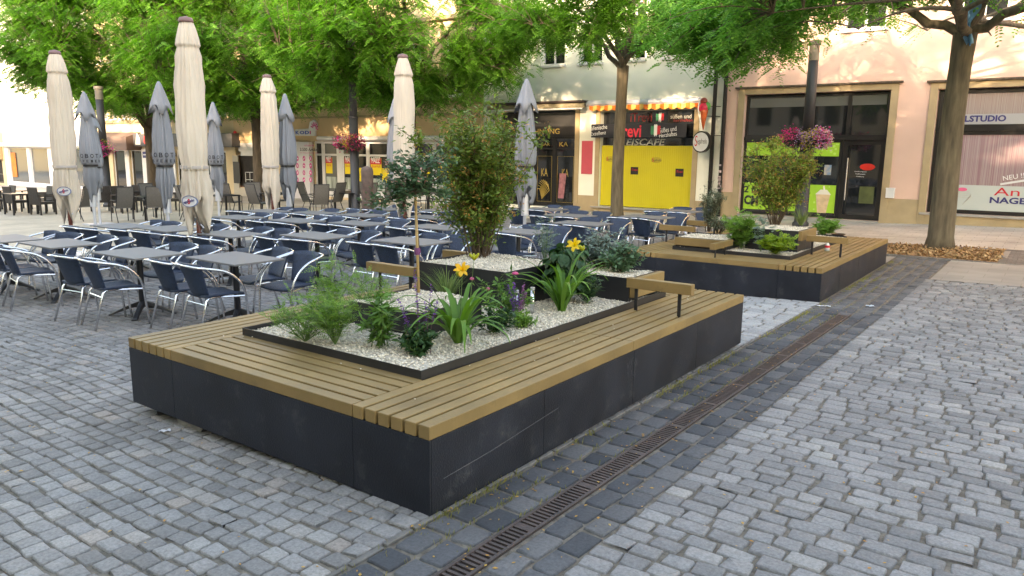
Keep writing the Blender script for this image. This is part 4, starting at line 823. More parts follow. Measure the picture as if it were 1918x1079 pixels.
# kiosk window on the left of the shop
kr = rect(447, 290, 492, 352); f = window(hk, kr[0], kr[1], kr[2], kr[3], YK + .05, mat('brown frame', (.10, .05, .03), .5), M_dark, 1, 1, .06, name='kiosk_window')
q = rect(448, 274, 490, 284); b_ = board('sign_board', hk, q, YK - .01, M_white, .03); text('Waffeln', q[0] + .45, q[1] - .5, q[2] + .04, q[3] - .03, YK - .042, M_txr, b_)
q = rect(440, 268, 500, 292); mb = MB(); mb.box(fac(437, 0)[0], YK - .05, q[2], fac(500, 0)[0], YK - .004, q[3]); mb.build('kiosk_header', M_white, hk)
mb = MB(); xx0, xx1 = fac(437, 300)[0], fac(447, 300)[0]; mb.box(xx0, YK - .05, gz(-32, 20), xx1, YK - .004, q[2] - .002); mb.box(xx1 + .002, YK - .048, gz(-32, 20), fac(546, 360)[0], YK - .003, fac(470, 353)[1]); mb.build('kiosk_pier', mat('pale stone panel', (.42, .39, .33), .6, var=.06), hk)
q = rect(440, 303, 452, 343); mb = board('chalk_board', None, q, YK - .06, M_black, .03); tag(mb, 'narrow black menu board beside the kiosk window', 'menu board')
q = rect(462, 323, 482, 351, YK - .3); ks2 = thing('display_shelf', 'small white wire shelf with green goods in the kiosk window', 'shelf', ((q[0] + q[1]) / 2, YK - .3, q[2]))
mb = MB()
for xx in (q[0], q[1]):
    for yy in (YK - .35, YK - .1): mb.tube([(xx, yy, q[2]), (xx, yy, q[3])], .015, 6)
for zz in (q[2] + .05, (q[2] + q[3]) / 2, q[3]): mb.box(q[0], YK - .35, zz - .01, q[1], YK - .1, zz + .01)
mb.build('rack', M_white, ks2); mb = MB()
for i in range(7): xx = q[0] + .06 + i * (q[1] - q[0] - .12) / 6; mb.ellip((xx, YK - .22, q[2] + .14 + (.02 * (i % 3))), (.05, .06, .08), 8, 6)
mb.build('goods', mat('green goods', (.12, .25, .05), .5, var=.5, vscale=9), ks2)
rl = fac(445, 251); t_ = thing('warning_light', 'small red and white beacon on the ledge above the kiosk', 'beacon', (rl[0], YK - .15, rl[1])); mb = MB(); mb.lathe([(.1, rl[1] - .18), (.1, rl[1] - .02), (.02, rl[1])], 12, rl[0], YK - .15); mb.build('base', M_white, t_); mb = MB(); mb.lathe([(.09, rl[1] + .002), (.09, rl[1] + .1), (.03, rl[1] + .16)], 12, rl[0], YK - .15); mb.build('lens', M_txr, t_)

# ---- cream house with the dark awning band, farther left
ax0 = fac(182, 260)[0]; ax1 = kx0 - .05; azt = fac(300, 229)[1]
wl = [fac(p, 215)[0] for p in range(196, 436, 17)]
up = [(c - .33, c + .33, azt + .25, azt + 2.0) for c in wl if ax0 + .5 < c < ax1 - .4]; up2 = [(a, b, z + 3.3, d + 3.3) for a, b, z, d in up]
g0 = [(fac(a, 310)[0], fac(b, 310)[0], gz(-40, 20) + .1, fac(300, 281)[1]) for a, b in ((212, 236), (244, 268), (290, 318), (330, 352), (372, 394), (402, 424))]
ha = house('cream house with a row of narrow windows over dark shop awnings', ax0, ax1, -1.6, 14.0, up + up2 + g0, YF, mat('cream plaster', (.60, .49, .32), .9, var=.06, vscale=.8), M_roof)
put_windows(ha, up + up2, YF, M_white, M_glass2, M_white)
for q in g0: window(ha, q[0], q[1], q[2], q[3], YF + .1, M_white, M_glass, 1, 1, .08, name='shop_window')
mb = MB(); mb.box(ax0, YF - .12, azt, ax1, YF - .003, azt + .1); mb.build('cornice', M_stone, ha)
mb = MB()
for i in range(5): xx = g0[i][1] + .02; mb = MB(); mb.box(xx, YF - .05, gz(-40, 20), g0[i + 1][0] - .02, YF - .003, g0[0][3] + .05); mb.build('pilaster', M_white, ha)
q = rect(184, 257, 246, 281, YF - .6); aw = thing('awning', 'brown shop awning left of the dark sign band', 'awning', ((q[0] + q[1]) / 2, YF - .3, q[2])); mb = MB(); mb.add([(q[0], YF - .004, q[3] + .3), (q[1], YF - .004, q[3] + .3), (q[1], YF - .9, q[3]), (q[0], YF - .9, q[3]), (q[0], YF - .9, q[2]), (q[1], YF - .9, q[2]), (q[0], YF - .004, q[2]), (q[1], YF - .004, q[2])], [(0, 3, 2, 1), (3, 4, 5, 2), (4, 6, 7, 5), (0, 6, 4, 3), (1, 2, 5, 7)]); mb.build('canopy', mat('brown awning', (.13, .085, .07), .7), aw)
q = rect(249, 250, 434, 275, YF - .5); bs = thing('sign_band', 'dark grey shop sign band with white and red round logos', 'sign', ((q[0] + q[1]) / 2, YF - .3, q[2])); mb = MB(); mb.box(q[0], YF - .5, q[2], q[1], YF - .004, q[3]); mb.build('band', mat('grey sign band dark', (.06, .06, .065), .5), bs, bevel=.03)
c = fac(257, 261, YF - .52); mb = MB(); mb.prism([(c[0] - .25, c[1] - .3), (c[0] + .3, c[1] - .3), (c[0] + .25, c[1] + .05), (c[0], c[1] + .35), (c[0] - .1, c[1] + .1)], YF - .52, YF - .503); mb.build('logo', M_white, bs)
c = fac(274, 262, YF - .52); mb = MB(); mb.prism([(c[0] + .3 * math.cos(k * PI / 8), c[1] + .3 * math.sin(k * PI / 8)) for k in range(16)], YF - .52, YF - .503); mb.build('logo', mat('bright red disc', (.7, .02, .02), .5), bs)
text('TO-GO', fac(322, 0, YF - .52)[0], fac(346, 0, YF - .52)[0], fac(330, 267, YF - .52)[1], fac(330, 261, YF - .52)[1], YF - .515, M_white, bs)
q = rect(267, 284, 284, 296, YF - .2); b_ = thing('hanging_sign', 'small navy hanging sign under the grey sign band', 'sign', ((q[0] + q[1]) / 2, YF - .2, q[2])); mb = MB(); mb.box(q[0], YF - .2, q[2], q[1], YF - .12, q[3]); mb.box(q[0] + .1, YF - .12, q[3] - .1, q[0] + .14, YF - .0, q[3] - .06); mb.build('plate', mat('navy plate', (.02, .03, .14), .5), b_); text('------', q[0] + .1, q[1] - .1, (q[2] + q[3]) / 2 - .03, (q[2] + q[3]) / 2 + .03, YF - .205, M_txw, b_)
# white rendered modern block
bx0 = fac(14, 260)[0]; bx1 = ax0 - .05; bzb = fac(100, 275)[1]
wl = [(fac(a, 225)[0], fac(a + 3.2, 225)[0], fac(80, b)[1], fac(80, t)[1]) for a, t, b in ((28, 190, 234), (49, 190, 234), (66, 218, 234), (85, 218, 234), (104, 190, 234), (124, 218, 234), (143, 190, 234), (160, 190, 234))]
g0 = [(fac(a, 310)[0], fac(b, 310)[0], gz(-52, 20) + .15, bzb - .05) for a, b in ((26, 61), (66, 100), (108, 140), (146, 176))]
hb = house('bright white modern block with narrow slit windows at the left edge', bx0, bx1, -1.8, 14, wl + g0, YF - .3, mat('white render', (.80, .80, .80), .8, var=.02), M_roof, name='modern_block')
for q in wl: window(hb, q[0], q[1], q[2], q[3], YF - .15, M_white, M_glass2, 1, 1, .04)
for q in g0: window(hb, q[0], q[1], q[2], q[3], YF - .2, M_white, M_glass2, 1, 1, .08, name='shop_window')
q = g0[0]; board('poster', hb, (q[0] + .2, q[0] + 1.0, q[2] + .4, q[3] - .4), YF - .21, mat('orange poster', (.7, .18, .02), .5, var=.4, vscale=2))
mb = MB(); mb.box(bx0, YF - .7, bzb, bx1, YF - .304, bzb + .25); mb.build('canopy', M_white, hb)
hz_ = fac(5, 275)[1]
hx = house('cream house corner with a dark tavern front at the far left edge', bx0 - 16, bx0 - .05, -2, 15, [(bx0 - 5, bx0 - .6, -.9, hz_ - .9)], YF - .3, MATS['cream plaster'], M_roof)
window(hx, bx0 - 5, bx0 - .6, -.9, hz_ - .9, YF - .1, M_black, M_dark, 3, 1, .1, name='shop_window', zt=[hz_ - 2]); mb = MB(); mb.box(bx0 - 8, YF - .6, hz_ - .9, bx0 - .3, YF - .303, hz_); mb.build('fascia', M_fascia, hx)

# ---- unseen houses added behind the viewer to hold low sun off the pavement
YS = -21.0
hs_ = [(-150, -96, 13.2), (-95.9, -60, 12.0), (-59.9, -34, 13.4), (-33.9, -12, 12.6), (-11.9, 9, 13.2), (9.1, 34, 12.4)]
for k, (a, b, h) in enumerate(hs_):
    lab = ['long pale house row beyond the far left of the square', 'ochre house across the square, second from its left end', 'tall grey house across the square behind the cafe', 'white house across the square behind the viewer', 'sand coloured house right behind the viewer', 'rose house across the square at the right end'][k]
    r = thing('town_house', lab, 'building', ((a + b) / 2, YS, 0)); colr = [(.4, .37, .3), (.42, .33, .2), (.33, .33, .33), (.5, .48, .44), (.45, .38, .28), (.42, .3, .26)][k]
    mb = MB(); mb.box(a, YS - 10, -2, b, YS, h - 1.5); mb.build('wall', mat('opposite plaster %d' % k, colr, .9, var=.05), r)
    mb = MB(); mb.add([(a, YS + .3, h - 1.5), (b, YS + .3, h - 1.5), (b, YS - 1.2, h), (a, YS - 1.2, h), (a, YS - 10, h), (b, YS - 10, h), (a, YS - 10, h - 1.5), (b, YS - 10, h - 1.5)], [(0, 1, 2, 3), (3, 2, 5, 4), (4, 5, 7, 6), (0, 6, 7, 1), (0, 3, 4, 6), (1, 7, 5, 2)]); mb.build('roof', M_roof, r)
    mb = MB(); n = max(2, int((b - a) / 2.6))
    for i in range(n):
        cx = a + (b - a) * (i + .5) / n
        for z in (1.0, 4.2, 7.6): mb.box(cx - .6, YS - .05, z, cx + .6, YS + .02, z + 1.9)
    mb.build('windows', M_glass, r)
# ------------------------------------------------------------------ blue bistro chairs
def arc(p0, p1, p2, n=8):
    p0, p1, p2 = map(Vector, (p0, p1, p2)); return [p0 * (1 - t) ** 2 + p1 * 2 * t * (1 - t) + p2 * t * t for t in [i / n for i in range(n + 1)]]
def make_chair():
    r = thing('bistro_chair', 'x', 'chair', (0, 0, 0), 0, 'navy bistro chairs')
    # seat: woven pad, dished, faces +y
    def pad(P, thick, name, nu=8, nv=8):
        V = []; F = []
        for s in (0, 1):
            for j in range(nv + 1):
                for i in range(nu + 1): 
                    p, nrm = P(i / nu, j / nv); V.append(Vector(p) + Vector(nrm) * (thick * (s - .5)))
        m = (nu + 1) * (nv + 1); idx = lambda s, i, j: s * m + j * (nu + 1) + i
        for j in range(nv):
            for i in range(nu): F.append((idx(1, i, j), idx(1, i + 1, j), idx(1, i + 1, j + 1), idx(1, i, j + 1))); F.append((idx(0, i, j + 1), idx(0, i + 1, j + 1), idx(0, i + 1, j), idx(0, i, j)))
        for i in range(nu): F.append((idx(0, i, 0), idx(0, i + 1, 0), idx(1, i + 1, 0), idx(1, i, 0))); F.append((idx(1, i, nv), idx(1, i + 1, nv), idx(0, i + 1, nv), idx(0, i, nv)))
        for j in range(nv): F.append((idx(1, 0, j), idx(1, 0, j + 1), idx(0, 0, j + 1), idx(0, 0, j))); F.append((idx(0, nu, j), idx(0, nu, j + 1), idx(1, nu, j + 1), idx(1, nu, j)))
        mb = MB(); mb.add(V, F); return mb.build(name, M_weave, r, smooth=True)
    def seatP(u, v):
        w_ = .195 + .02 * v; return ((u * 2 - 1) * w_, -.20 + v * .42, .435 - .015 * math.sin(PI * u) - .03 * max(0, v - .85) * 4 - .0 * v), (0, 0, 1)
    def backP(u, v):
        w_ = .165 + .05 * v; a = (u * 2 - 1); return (a * w_, -.195 - .13 * v + .035 * a * a * (1 + v) - .0, .425 + .335 * v + (.012 * (1 - a * a) if v > .95 else 0)), (0, 1, .3)
    pad(seatP, .024, 'seat'); pad(backP, .018, 'backrest')
    for s in (-1, 1):
        # one bent tube: front foot, up, over as the arm, round to the top of the back
        pts = arc((s * .25, .235, 0), (s * .262, .205, .25), (s * .268, .19, .42), 5) + arc((s * .27, .185, .46), (s * .285, .10, .655), (s * .262, -.10, .70), 8)[1:] + arc((s * .262, -.10, .70), (s * .245, -.26, .735), (s * .205, -.315, .742), 5)[1:] + [(s * .12, -.335, .748), (0, -.34, .75)]
        mb = MB(); mb.tube(pts, .0125, 8); mb.build('arm_tube', M_alu, r, smooth=True)
        mb = MB(); mb.tube([(s * .175, -.06, .415), (s * .178, -.165, .412), (s * .185, -.195, .385), (s * .21, -.31, 0)], .0125, 8); mb.build('leg', M_alu, r, smooth=True)
    mb = MB(); mb.tube([(-.188, -.205, .345), (.188, -.205, .345)], .009, 6); mb.tube([(-.262, .19, .405), (.262, .19, .405)], .01, 6)
    for s in (-1, 1): mb.tube([(s * .262, .19, .405), (s * .175, -.06, .41)], .01, 6)
    mb.build('stretcher', M_alu, r)
    return r
def make_table():
    r = thing('cafe_table', 'x', 'table', (0, 0, 0), 0, 'cafe tables between the navy chairs')
    mb = MB(); mb.box(-.46, -.31, .712, .46, .31, .733); o = mb.build('table_top', M_table, r, bevel=.004)
    mb = MB(); mb.tube([(0, 0, .10), (0, 0, .70)], .034, 12); mb.box(-.16, -.03, .695, .16, .03, .711); mb.box(-.03, -.16, .694, .03, -.031, .71); mb.box(-.03, .031, .694, .03, .16, .71); mb.build('column', M_blk, r, smooth=False)
    for k in range(4):
        a = PI / 4 + k * PI / 2; d = Vector((math.cos(a), math.sin(a), 0)); s = Vector((-d.y, d.x, 0)); V = []; F = []
        for i, (q, z, h, w_) in enumerate([(0, .10, .075, .035), (.12, .085, .045, .034), (.24, .045, .028, .032), (.33, .006, .022, .034), (.37, .0, .016, .036)]):
            c = d * q; V += [c - s * w_ + Vector((0, 0, z)), c + s * w_ + Vector((0, 0, z)), c + s * w_ * .7 + Vector((0, 0, z + h)), c - s * w_ * .7 + Vector((0, 0, z + h))]
        for i in range(4):
            for j in range(4): F.append((i * 4 + j, i * 4 + (j + 1) % 4, i * 4 + 4 + (j + 1) % 4, i * 4 + 4 + j))
        F += [(3, 2, 1, 0), (16, 17, 18, 19)]
        mb = MB(); mb.add(V, F); mb.build('foot', M_blk, r, bevel=.004)
    return r
chair0 = make_chair(); table0 = make_table(); used = [False, False]
ORD = ['first', 'second', 'third', 'fourth', 'fifth', 'sixth']
rowsT = {
 'front row': [(-9.3, 1.62), (-8.08, 1.8), (-6.22, 1.86), (-4.92, 2.25)],
 'second row': [(-10.24, 3.7), (-9.12, 3.9), (-7.58, 3.95), (-6.35, 4.55), (-4.72, 4.82)],
 'third row': [(-10.64, 6.14), (-9.04, 6.3), (-7.66, 6.56), (-6.04, 6.8), (-4.5, 7.0)],
 'fourth row': [(-11.9, 7.7), (-10.57, 7.98), (-9.25, 8.1), (-7.65, 8.46)],
 'fifth row': [(-10.27, 9.7), (-8.71, 9.9), (-7.1, 11.6)],
 'group by the grey trunk': [(-4.47, 8.9), (-5.59, 10.3), (-4.15, 10.8), (-4.3, 12.6)]}
rg = random.Random(3)
def put(proto, k, x, y, rz, label, z=None):
    zz = gz(x, y) + .016
    if not used[k]: proto.location = (x, y, zz); proto.rotation_euler = (0, 0, rz); used[k] = True; o = proto
    else: o = copy_tree(proto, None, (x, y, zz), rz)
    o['label'] = label; return o
for row, L in rowsT.items():
    L2 = sorted(L, key=lambda p: p[0])
    for i, (x, y) in enumerate(L2):
        where = '%s %s from left in the %s' % (ORD[i], '%s', row)
        put(table0, 1, x, y, rg.uniform(-.03, .05), 'grey topped cafe table, ' + where % 'table')
        for side, sy in (('near', -1), ('far', 1)):
            for lr, sx in (('left', -1), ('right', 1)):
                cx = x + sx * rg.uniform(.235, .29) + (.06 if sy > 0 else 0); cy = y + sy * rg.uniform(.40, .47) + (.0 if sy < 0 else .02); rz = (0 if sy < 0 else PI) + rg.gauss(0, .11)
                if i == 3 and row == 'front row' and lr == 'right' and side == 'far': cx += .12; cy -= .12; rz += .15
                put(chair0, 0, cx, cy, rz, 'navy chair, %s on %s side, ' % (lr, side) + where.replace(' from left in the ', ' of ').replace('%s', 'table') )
# ------------------------------------------------------------------ taupe sling chairs and black tables behind
def make_sling():
    r = thing('sling_chair', 'x', 'chair', (0, 0, 0), 0, 'taupe high back chairs')
    for nm, P in (('seat', [(-.22, .43), (.22, .45)]), ('backrest', [(-.25, .45), (-.50, 1.05)])):
        mb = MB()
        if nm == 'seat': mb.add([(-.22, -.24, .42), (.22, -.24, .42), (.22, .22, .45), (-.22, .22, .45), (-.22, -.24, .43), (.22, -.24, .43), (.22, .22, .46), (-.22, .22, .46)], [(0, 3, 2, 1), (4, 5, 6, 7), (0, 1, 5, 4), (1, 2, 6, 5), (2, 3, 7, 6), (3, 0, 4, 7)])
        else:
            V = []; n = 6
            for i in range(n + 1):
                t = i / n; y = -.24 - .22 * t - .04 * math.sin(PI * t); z = .44 + .62 * t; V += [(-.22, y, z), (.22, y, z), (.22, y - .012, z), (-.22, y - .012, z)]
            F = []
            for i in range(n):
                for j in range(4): F.append((i * 4 + j, i * 4 + (j + 1) % 4, i * 4 + 4 + (j + 1) % 4, i * 4 + 4 + j))
            F += [(0, 3, 2, 1), (n * 4, n * 4 + 1, n * 4 + 2, n * 4 + 3)]; mb.add(V, F)
        mb.build(nm, M_sling, r)
    for s in (-1, 1):
        mb = MB(); mb.tube([(s * .235, .25, 0), (s * .235, .23, .42), (s * .235, .21, .45), (s * .235, -.24, .43), (s * .235, -.37, .72), (s * .235, -.47, 1.07)], .014, 6); mb.build('frame', M_blk, r)
        mb = MB(); mb.tube([(s * .235, -.18, .42), (s * .235, -.36, 0)], .014, 6); mb.build('leg', M_blk, r)
        mb = MB(); mb.tube([(s * .245, .22, .44), (s * .265, .2, .62), (s * .265, .1, .66), (s * .255, -.3, .66)], .013, 6); mb.build('armrest', M_blk, r)
    mb = MB(); mb.tube([(-.235, -.47, 1.07), (.235, -.47, 1.07)], .014, 6); mb.build('top_rail', M_blk, r); return r
sl0 = make_sling(); first = True
SL = [(-20.7, 8.9, 1.4), (-20.15, 9.6, 1.2), (-19.3, 10.4, -.3), (-20.9, 11.2, 2.9), (-20.3, 12.4, .4), (-19.7, 13.0, -1.9), (-19.5, 13.9, 2.6), (-18.3, 14.2, -1.2), (-17.7, 14.5, 1.7), (-18.8, 12.5, .1), (-16.6, 15.0, 1.3), (-17.3, 16.0, -.4), (-15.9, 15.6, .8), (-15.2, 16.1, -1.3), (-14.6, 16.4, 2.5), (-16.9, 13.3, 1.1), (-13.9, 16.9, -1.4), (-15.6, 17.3, 2.2), (-22.3, 8.4, 1.9), (-21.9, 10.6, -1.5)]
SLlab = ['leaning far left by the bare paving', 'next to the leaning one by the grey parasol', 'behind the tall cream parasol', 'beyond the second grey parasol', 'left of the cream parasol strap', 'just right of the kiosk window', 'below the kiosk window', 'before the sign column', 'below the sign column', 'in front of the glass shop door', 'left of the brown covered column', 'far side before the sale posters', 'right behind the brown column', 'behind the rose tree crown', 'before the last white shop window', 'between table and lamp post', 'turned to the shop under the rose tree', 'close to the discount shop base', 'out on the bare paving facing away', 'facing the square by the left grey parasol']
for (x, y, rz), lb_ in zip(SL, SLlab):
    if first: o = sl0; first = False; o.location = (x, y, gz(x, y) + .015); o.rotation_euler = (0, 0, rz)
    else: o = copy_tree(sl0, None, (x, y, gz(x, y) + .015), rz)
    o['label'] = 'taupe high backed sling chair ' + lb_
def make_btable():
    r = thing('terrace_table', 'x', 'table', (0, 0, 0), 0, 'black terrace tables'); mb = MB(); mb.box(-.4, -.4, .70, .4, .4, .73); mb.build('table_top', M_blk, r, bevel=.004)
    for sx in (-1, 1):
        for sy in (-1, 1): mb = MB(); mb.box(sx * .37 - .025, sy * .37 - .025, 0, sx * .37 + .025, sy * .37 + .025, .699); mb.build('leg', M_blk, r)
    return r
bt0 = make_btable(); first = True
for (x, y), lb_ in zip([(-20.9, 9.9), (-19.6, 11.6), (-19.2, 13.4), (-17.2, 14.9), (-15.7, 16.4), (-18.0, 15.6)], ['by the left grey parasol', 'behind the middle cream parasol', 'below the kiosk', 'before the shop door', 'behind the rose tree', 'before the white sign column']):
    if first: o = bt0; first = False; o.location = (x, y, gz(x, y) + .015)
    else: o = copy_tree(bt0, None, (x, y, gz(x, y) + .015))
    o['label'] = 'square black terrace table ' + lb_
# dark rattan armchairs far left
def make_rattan():
    r = thing('rattan_armchair', 'x', 'armchair', (0, 0, 0), 0, 'dark rattan armchairs at the left')
    mb = MB(); mb.box(-.26, -.25, .36, .26, .27, .45); mb.build('seat', M_rattan, r, bevel=.01)
    mb = MB(); mb.obox((0, -.30, .64), (.27, 0, 0), (0, .022, 0), (0, -.04, .30)); mb.build('backrest', M_rattan, r, bevel=.01)
    for s in (-1, 1):
        mb = MB(); mb.box(s * .29 - .025, -.28, .62, s * .29 + .025, .26, .66); mb.build('armrest', M_rattan, r)
        for y in (-.27, .25): mb = MB(); mb.box(s * .29 - .022, y - .022, 0, s * .29 + .022, y + .022, .62); mb.build('leg', M_rattan, r)
    return r
rt0 = make_rattan(); first = True
for (x, y, rz), lb_ in zip([(-30.6, 9.0, .2), (-29.4, 8.9, PI), (-27.9, 8.8, .1), (-27.2, 9.3, PI), (-26.1, 8.9, .15), (-28.6, 10.0, 2.9), (-25.8, 10.7, 1.3), (-24.5, 10.9, -1.4), (-25.3, 12.1, 0.2), (-23.9, 12.3, 3.0)],
                     ['at the left picture edge', 'second from the left picture edge', 'third from the left, back to the viewer', 'facing the viewer beside the pale table', 'just left of the cream parasol logo', 'set farther back by the white block', 'right of the first grey parasol', 'right of the flower basket lamp', 'behind the lamp with yellow flowers', 'beyond the dark shop grille']):
    if first: o = rt0; first = False; o.location = (x, y, gz(x, y) + .015); o.rotation_euler = (0, 0, rz)
    else: o = copy_tree(rt0, None, (x, y, gz(x, y) + .015), rz)
    o['label'] = 'dark brown rattan armchair ' + lb_
for (x, y), lb_ in zip([(-26.9, 8.5), (-25.2, 11.3), (-29.9, 9.5)], ['between rattan armchairs left of the cream parasol', 'behind the first grey parasol', 'at the far left picture edge']):
    o = copy_tree(bt0, None, (x, y, gz(x, y) + .015)); o['label'] = 'square black terrace table ' + lb_

# ------------------------------------------------------------------ closed parasols
def cream(x, y, H, label, seed, logo=None, lean=(0, 0)):
    z0 = gz(x, y); r = thing('closed_parasol', label, 'parasol', (x, y, z0), 0, 'closed cream parasols'); rgs = random.Random(seed); ph = rgs.uniform(0, 6)
    zz = lambda f: z0 + H * f
    prof = [(.15, .258), (.20, .285), (.225, .33), (.222, .39), (.205, .43), (.188, .449), (.19, .46), (.208, .50), (.218, .58), (.215, .68), (.205, .78), (.18, .86), (.155, .893), (.182, .902), (.165, .925), (.125, .96), (.092, .985)]
    P = [(a, zz(f)) for a, f in prof]
    HM = [(rgs.choice((2, 3, 4, 5, 7, 9, 12)), rgs.uniform(.02, .05), rgs.uniform(0, 6.3), rgs.uniform(-3.5, 3.5)) for _ in range(7)]
    def mod(q, z, i):
        f = (z - z0) / H; v = 1
        for n_, am, p_, tw in HM:
            s_ = math.sin(n_ * q + p_ + tw * f * 3.2); v += am * (1 - 2 * abs(s_) ** .6) * (1.9 if f < .44 else .8 + .5 * math.sin(f * 11 + p_))
        return v * (1 + .07 * math.sin(q + f * 7 + ph)) + (.04 * math.sin(q * 2 + ph) if f < .45 else 0)
    # denser profile
    D = []
    for (a, b), (c, d) in zip(P[:-1], P[1:]):
        for k in range(4): t = k / 4; D.append((a + (c - a) * t, b + (d - b) * t))
    D.append(P[-1]); mb = MB(); lx, ly = lean
    mb.lathe(D, 96, x, y, mod)
    # hem hangs unevenly
    mb.v = [(vx + lx * (vz - z0), vy + ly * (vz - z0), vz - ((zz(.33) - vz) * (.9 * math.sin(2 * math.atan2(vy - y, vx - x) + ph) + .5 * math.sin(5 * math.atan2(vy - y, vx - x) + ph * 2)) if vz < zz(.33) else 0)) for vx, vy, vz in mb.v]
    can = mb.build('canopy', M_cream, r, smooth=True)
    mb = MB(); mb.lathe([(.185, zz(.446)), (.187, zz(.452)), (.185, zz(.458))], 30, x + lx * H * .45, y + ly * H * .45); mb.box(x - .06 + lx, y - .205, zz(.446), x - .02 + lx, y - .18, zz(.46)); mb.build('strap', mat('pale strap', (.42, .38, .36), .7), can)
    mb = MB(); mb.lathe([(.098, zz(.983)), (.102, zz(.99)), (.085, zz(1.0)), (.001, zz(1.006))], 24, x + lx * H, y + ly * H); mb.build('cap', M_creamcap, r, smooth=True)
    mb = MB(); mb.tube([(x, y, z0 + .35), (x + lx * H * .3, y + ly * H * .3, zz(.3))], .036, 12); mb.build('pole', M_brownpole, r, smooth=True)
    mb = MB(); mb.tube([(x, y, z0), (x, y, z0 + .62)], .045, 12); mb.box(x - .3, y - .3, z0, x + .3, y + .3, z0 + .06); mb.tube([(x + .03, y, z0 + .9), (x + .16, y - .02, z0 + .84), (x + .06, y, z0 + .78)], .012, 6); mb.build('base_sleeve', M_poleg, r)
    if logo:
        toc = Vector((CAM.x - x, CAM.y - y, 0)).normalized(); toc = (toc + Vector((-toc.y, toc.x, 0)) * -logo[0]).normalized(); sd_ = Vector((-toc.y, toc.x, 0)); c = Vector((x, y, zz(logo[1]))) + toc * .262
        # badge wraps the cloth
        V = []; n = 26
        for ring in (0, 1):
            rr = (1, .86)[ring]
            for k in range(n): q = 2 * PI * k / n; u = .12 * rr * math.cos(q); V.append(c + sd_ * u + Vector((0, 0, .085 * rr * math.sin(q))) - toc * (u * u * 1.6) + toc * (.002 * ring))
        mb = MB(); mb.add(V, [tuple(range(n))]); b = mb.build('badge', mat('badge blue rim', (.12, .16, .30), .6), can); mb = MB(); mb.add([v + toc * .003 for v in V[n:]], [tuple(range(n))]); mb.build('badge_face', mat('badge face', (.55, .56, .58), .6), b)
        text('egafredo', -.065, .098, -.024, .028, 0, M_navy, b, loc=(c + toc * .014, np.array(sd_), np.array((0, 0, 1.0))), ang=.25, bold=.03); text('S', -.098, -.066, -.055, .024, 0, M_txr, b, loc=(c + toc * .014, np.array(sd_), np.array((0, 0, 1.0))), bold=.04)
    return r
cream(-12.72, 3.96, 3.78, 'tall cream closed parasol farthest left with an oval coffee badge', 1, (.25, .335), (.0, 0))
cream(-7.95, 3.68, 3.80, 'biggest and nearest cream closed parasol with an oval badge low down', 2, (.45, .325))
cream(-12.70, 8.47, 3.78, 'cream closed parasol in front of the tan shop left of the logo', 3)
cream(-7.95, 8.02, 3.80, 'cream closed parasol rising behind the small rose tree', 4, (.1, .335))
def grey(x, y, H, label, seed, txt=None):
    z0 = gz(x, y); r = thing('closed_parasol', label, 'parasol', (x, y, z0), 0, 'closed grey parasols'); rgs = random.Random(seed); ph = rgs.uniform(0, 6); zz = lambda f: z0 + H * f
    P = [(.15, .325), (.20, .36), (.22, .42), (.185, .488), (.165, .505), (.215, .52), (.24, .57), (.225, .66), (.185, .74), (.125, .86), (.08, .95)]
    HM = [(rgs.choice((4, 5, 7, 8, 10, 13)), rgs.uniform(.04, .10), rgs.uniform(0, 6.3), rgs.uniform(-1.5, 1.5)) for _ in range(6)]
    def mod(q, z, i):
        f = (z - z0) / H; v = 1
        for n_, am, p_, tw in HM: v += am * (1 - 2 * abs(math.sin(n_ * q + p_ + tw * f * 2.5)) ** .6) * (1.4 if f < .5 else 1)
        return v
    D = []
    for (a, b), (c, d) in zip(P[:-1], P[1:]):
        for k in range(3): t = k / 3; D.append((a + (c - a) * t, zz(b + (d - b) * t)))
    D.append((P[-1][0], zz(P[-1][1]))); mb = MB(); mb.lathe(D, 80, x, y, mod)
    mb.v = [(vx, vy, vz - ((zz(.38) - vz) * (1.1 * math.sin(2 * math.atan2(vy - y, vx - x) + ph) + .5 * math.sin(5 * math.atan2(vy - y, vx - x))) if vz < zz(.38) else 0)) for vx, vy, vz in mb.v]
    can = mb.build('canopy', M_greyc, r, smooth=True)
    mb = MB(); mb.lathe([(.02, zz(1.0)), (.05, zz(.985)), (.10, zz(.93)), (.165, zz(.865)), (.20, zz(.835))], 40, x, y, lambda q, z, i: 1 + (.20 * math.sin(4 * q + ph) if i > 1 else 0)); 
    mb.v = [(vx, vy, vz - (.10 * (math.sin(4 * math.atan2(vy - y, vx - x) + ph + .5)) if vz < zz(.86) else 0)) for vx, vy, vz in mb.v]
    mb.build('vent_flap', M_greyc, r, smooth=True)
    mb = MB(); mb.lathe([(.168, zz(.498)), (.168, zz(.51))], 24, x, y); mb.build('strap', M_blk, can)
    mb = MB(); mb.tube([(x, y, zz(.9)), (x, y, zz(.26))], .052, 12); mb.lathe([(.075, zz(.22)), (.075, zz(.34)), (.05, zz(.36))], 12, x, y); mb.tube([(x, y, z0), (x, y, zz(.24))], .034, 12); mb.box(x - .35, y - .35, z0, x + .35, y + .35, z0 + .05); mb.build('pole', M_poleg, r, smooth=False)
    if txt:
        toc = Vector((CAM.x - x, CAM.y - y, 0)).normalized(); a0 = math.atan2(toc.y, toc.x)
        for k, (s, zf, hh, spn) in enumerate(txt):
            for i, ch in enumerate(s):
                a = a0 + (i - (len(s) - 1) / 2) * spn; d = Vector((math.cos(a), math.sin(a), 0)); sdv = Vector((-d.y, d.x, 0)); c = Vector((x, y, zz(zf))) + d * .262
                text(ch, -.042 * hh / .11, .042 * hh / .11, -hh / 2, hh / 2, 0, M_txk, can, loc=(c, np.array(sdv), np.array((0, 0, 1.0))), bold=.02)
    return r
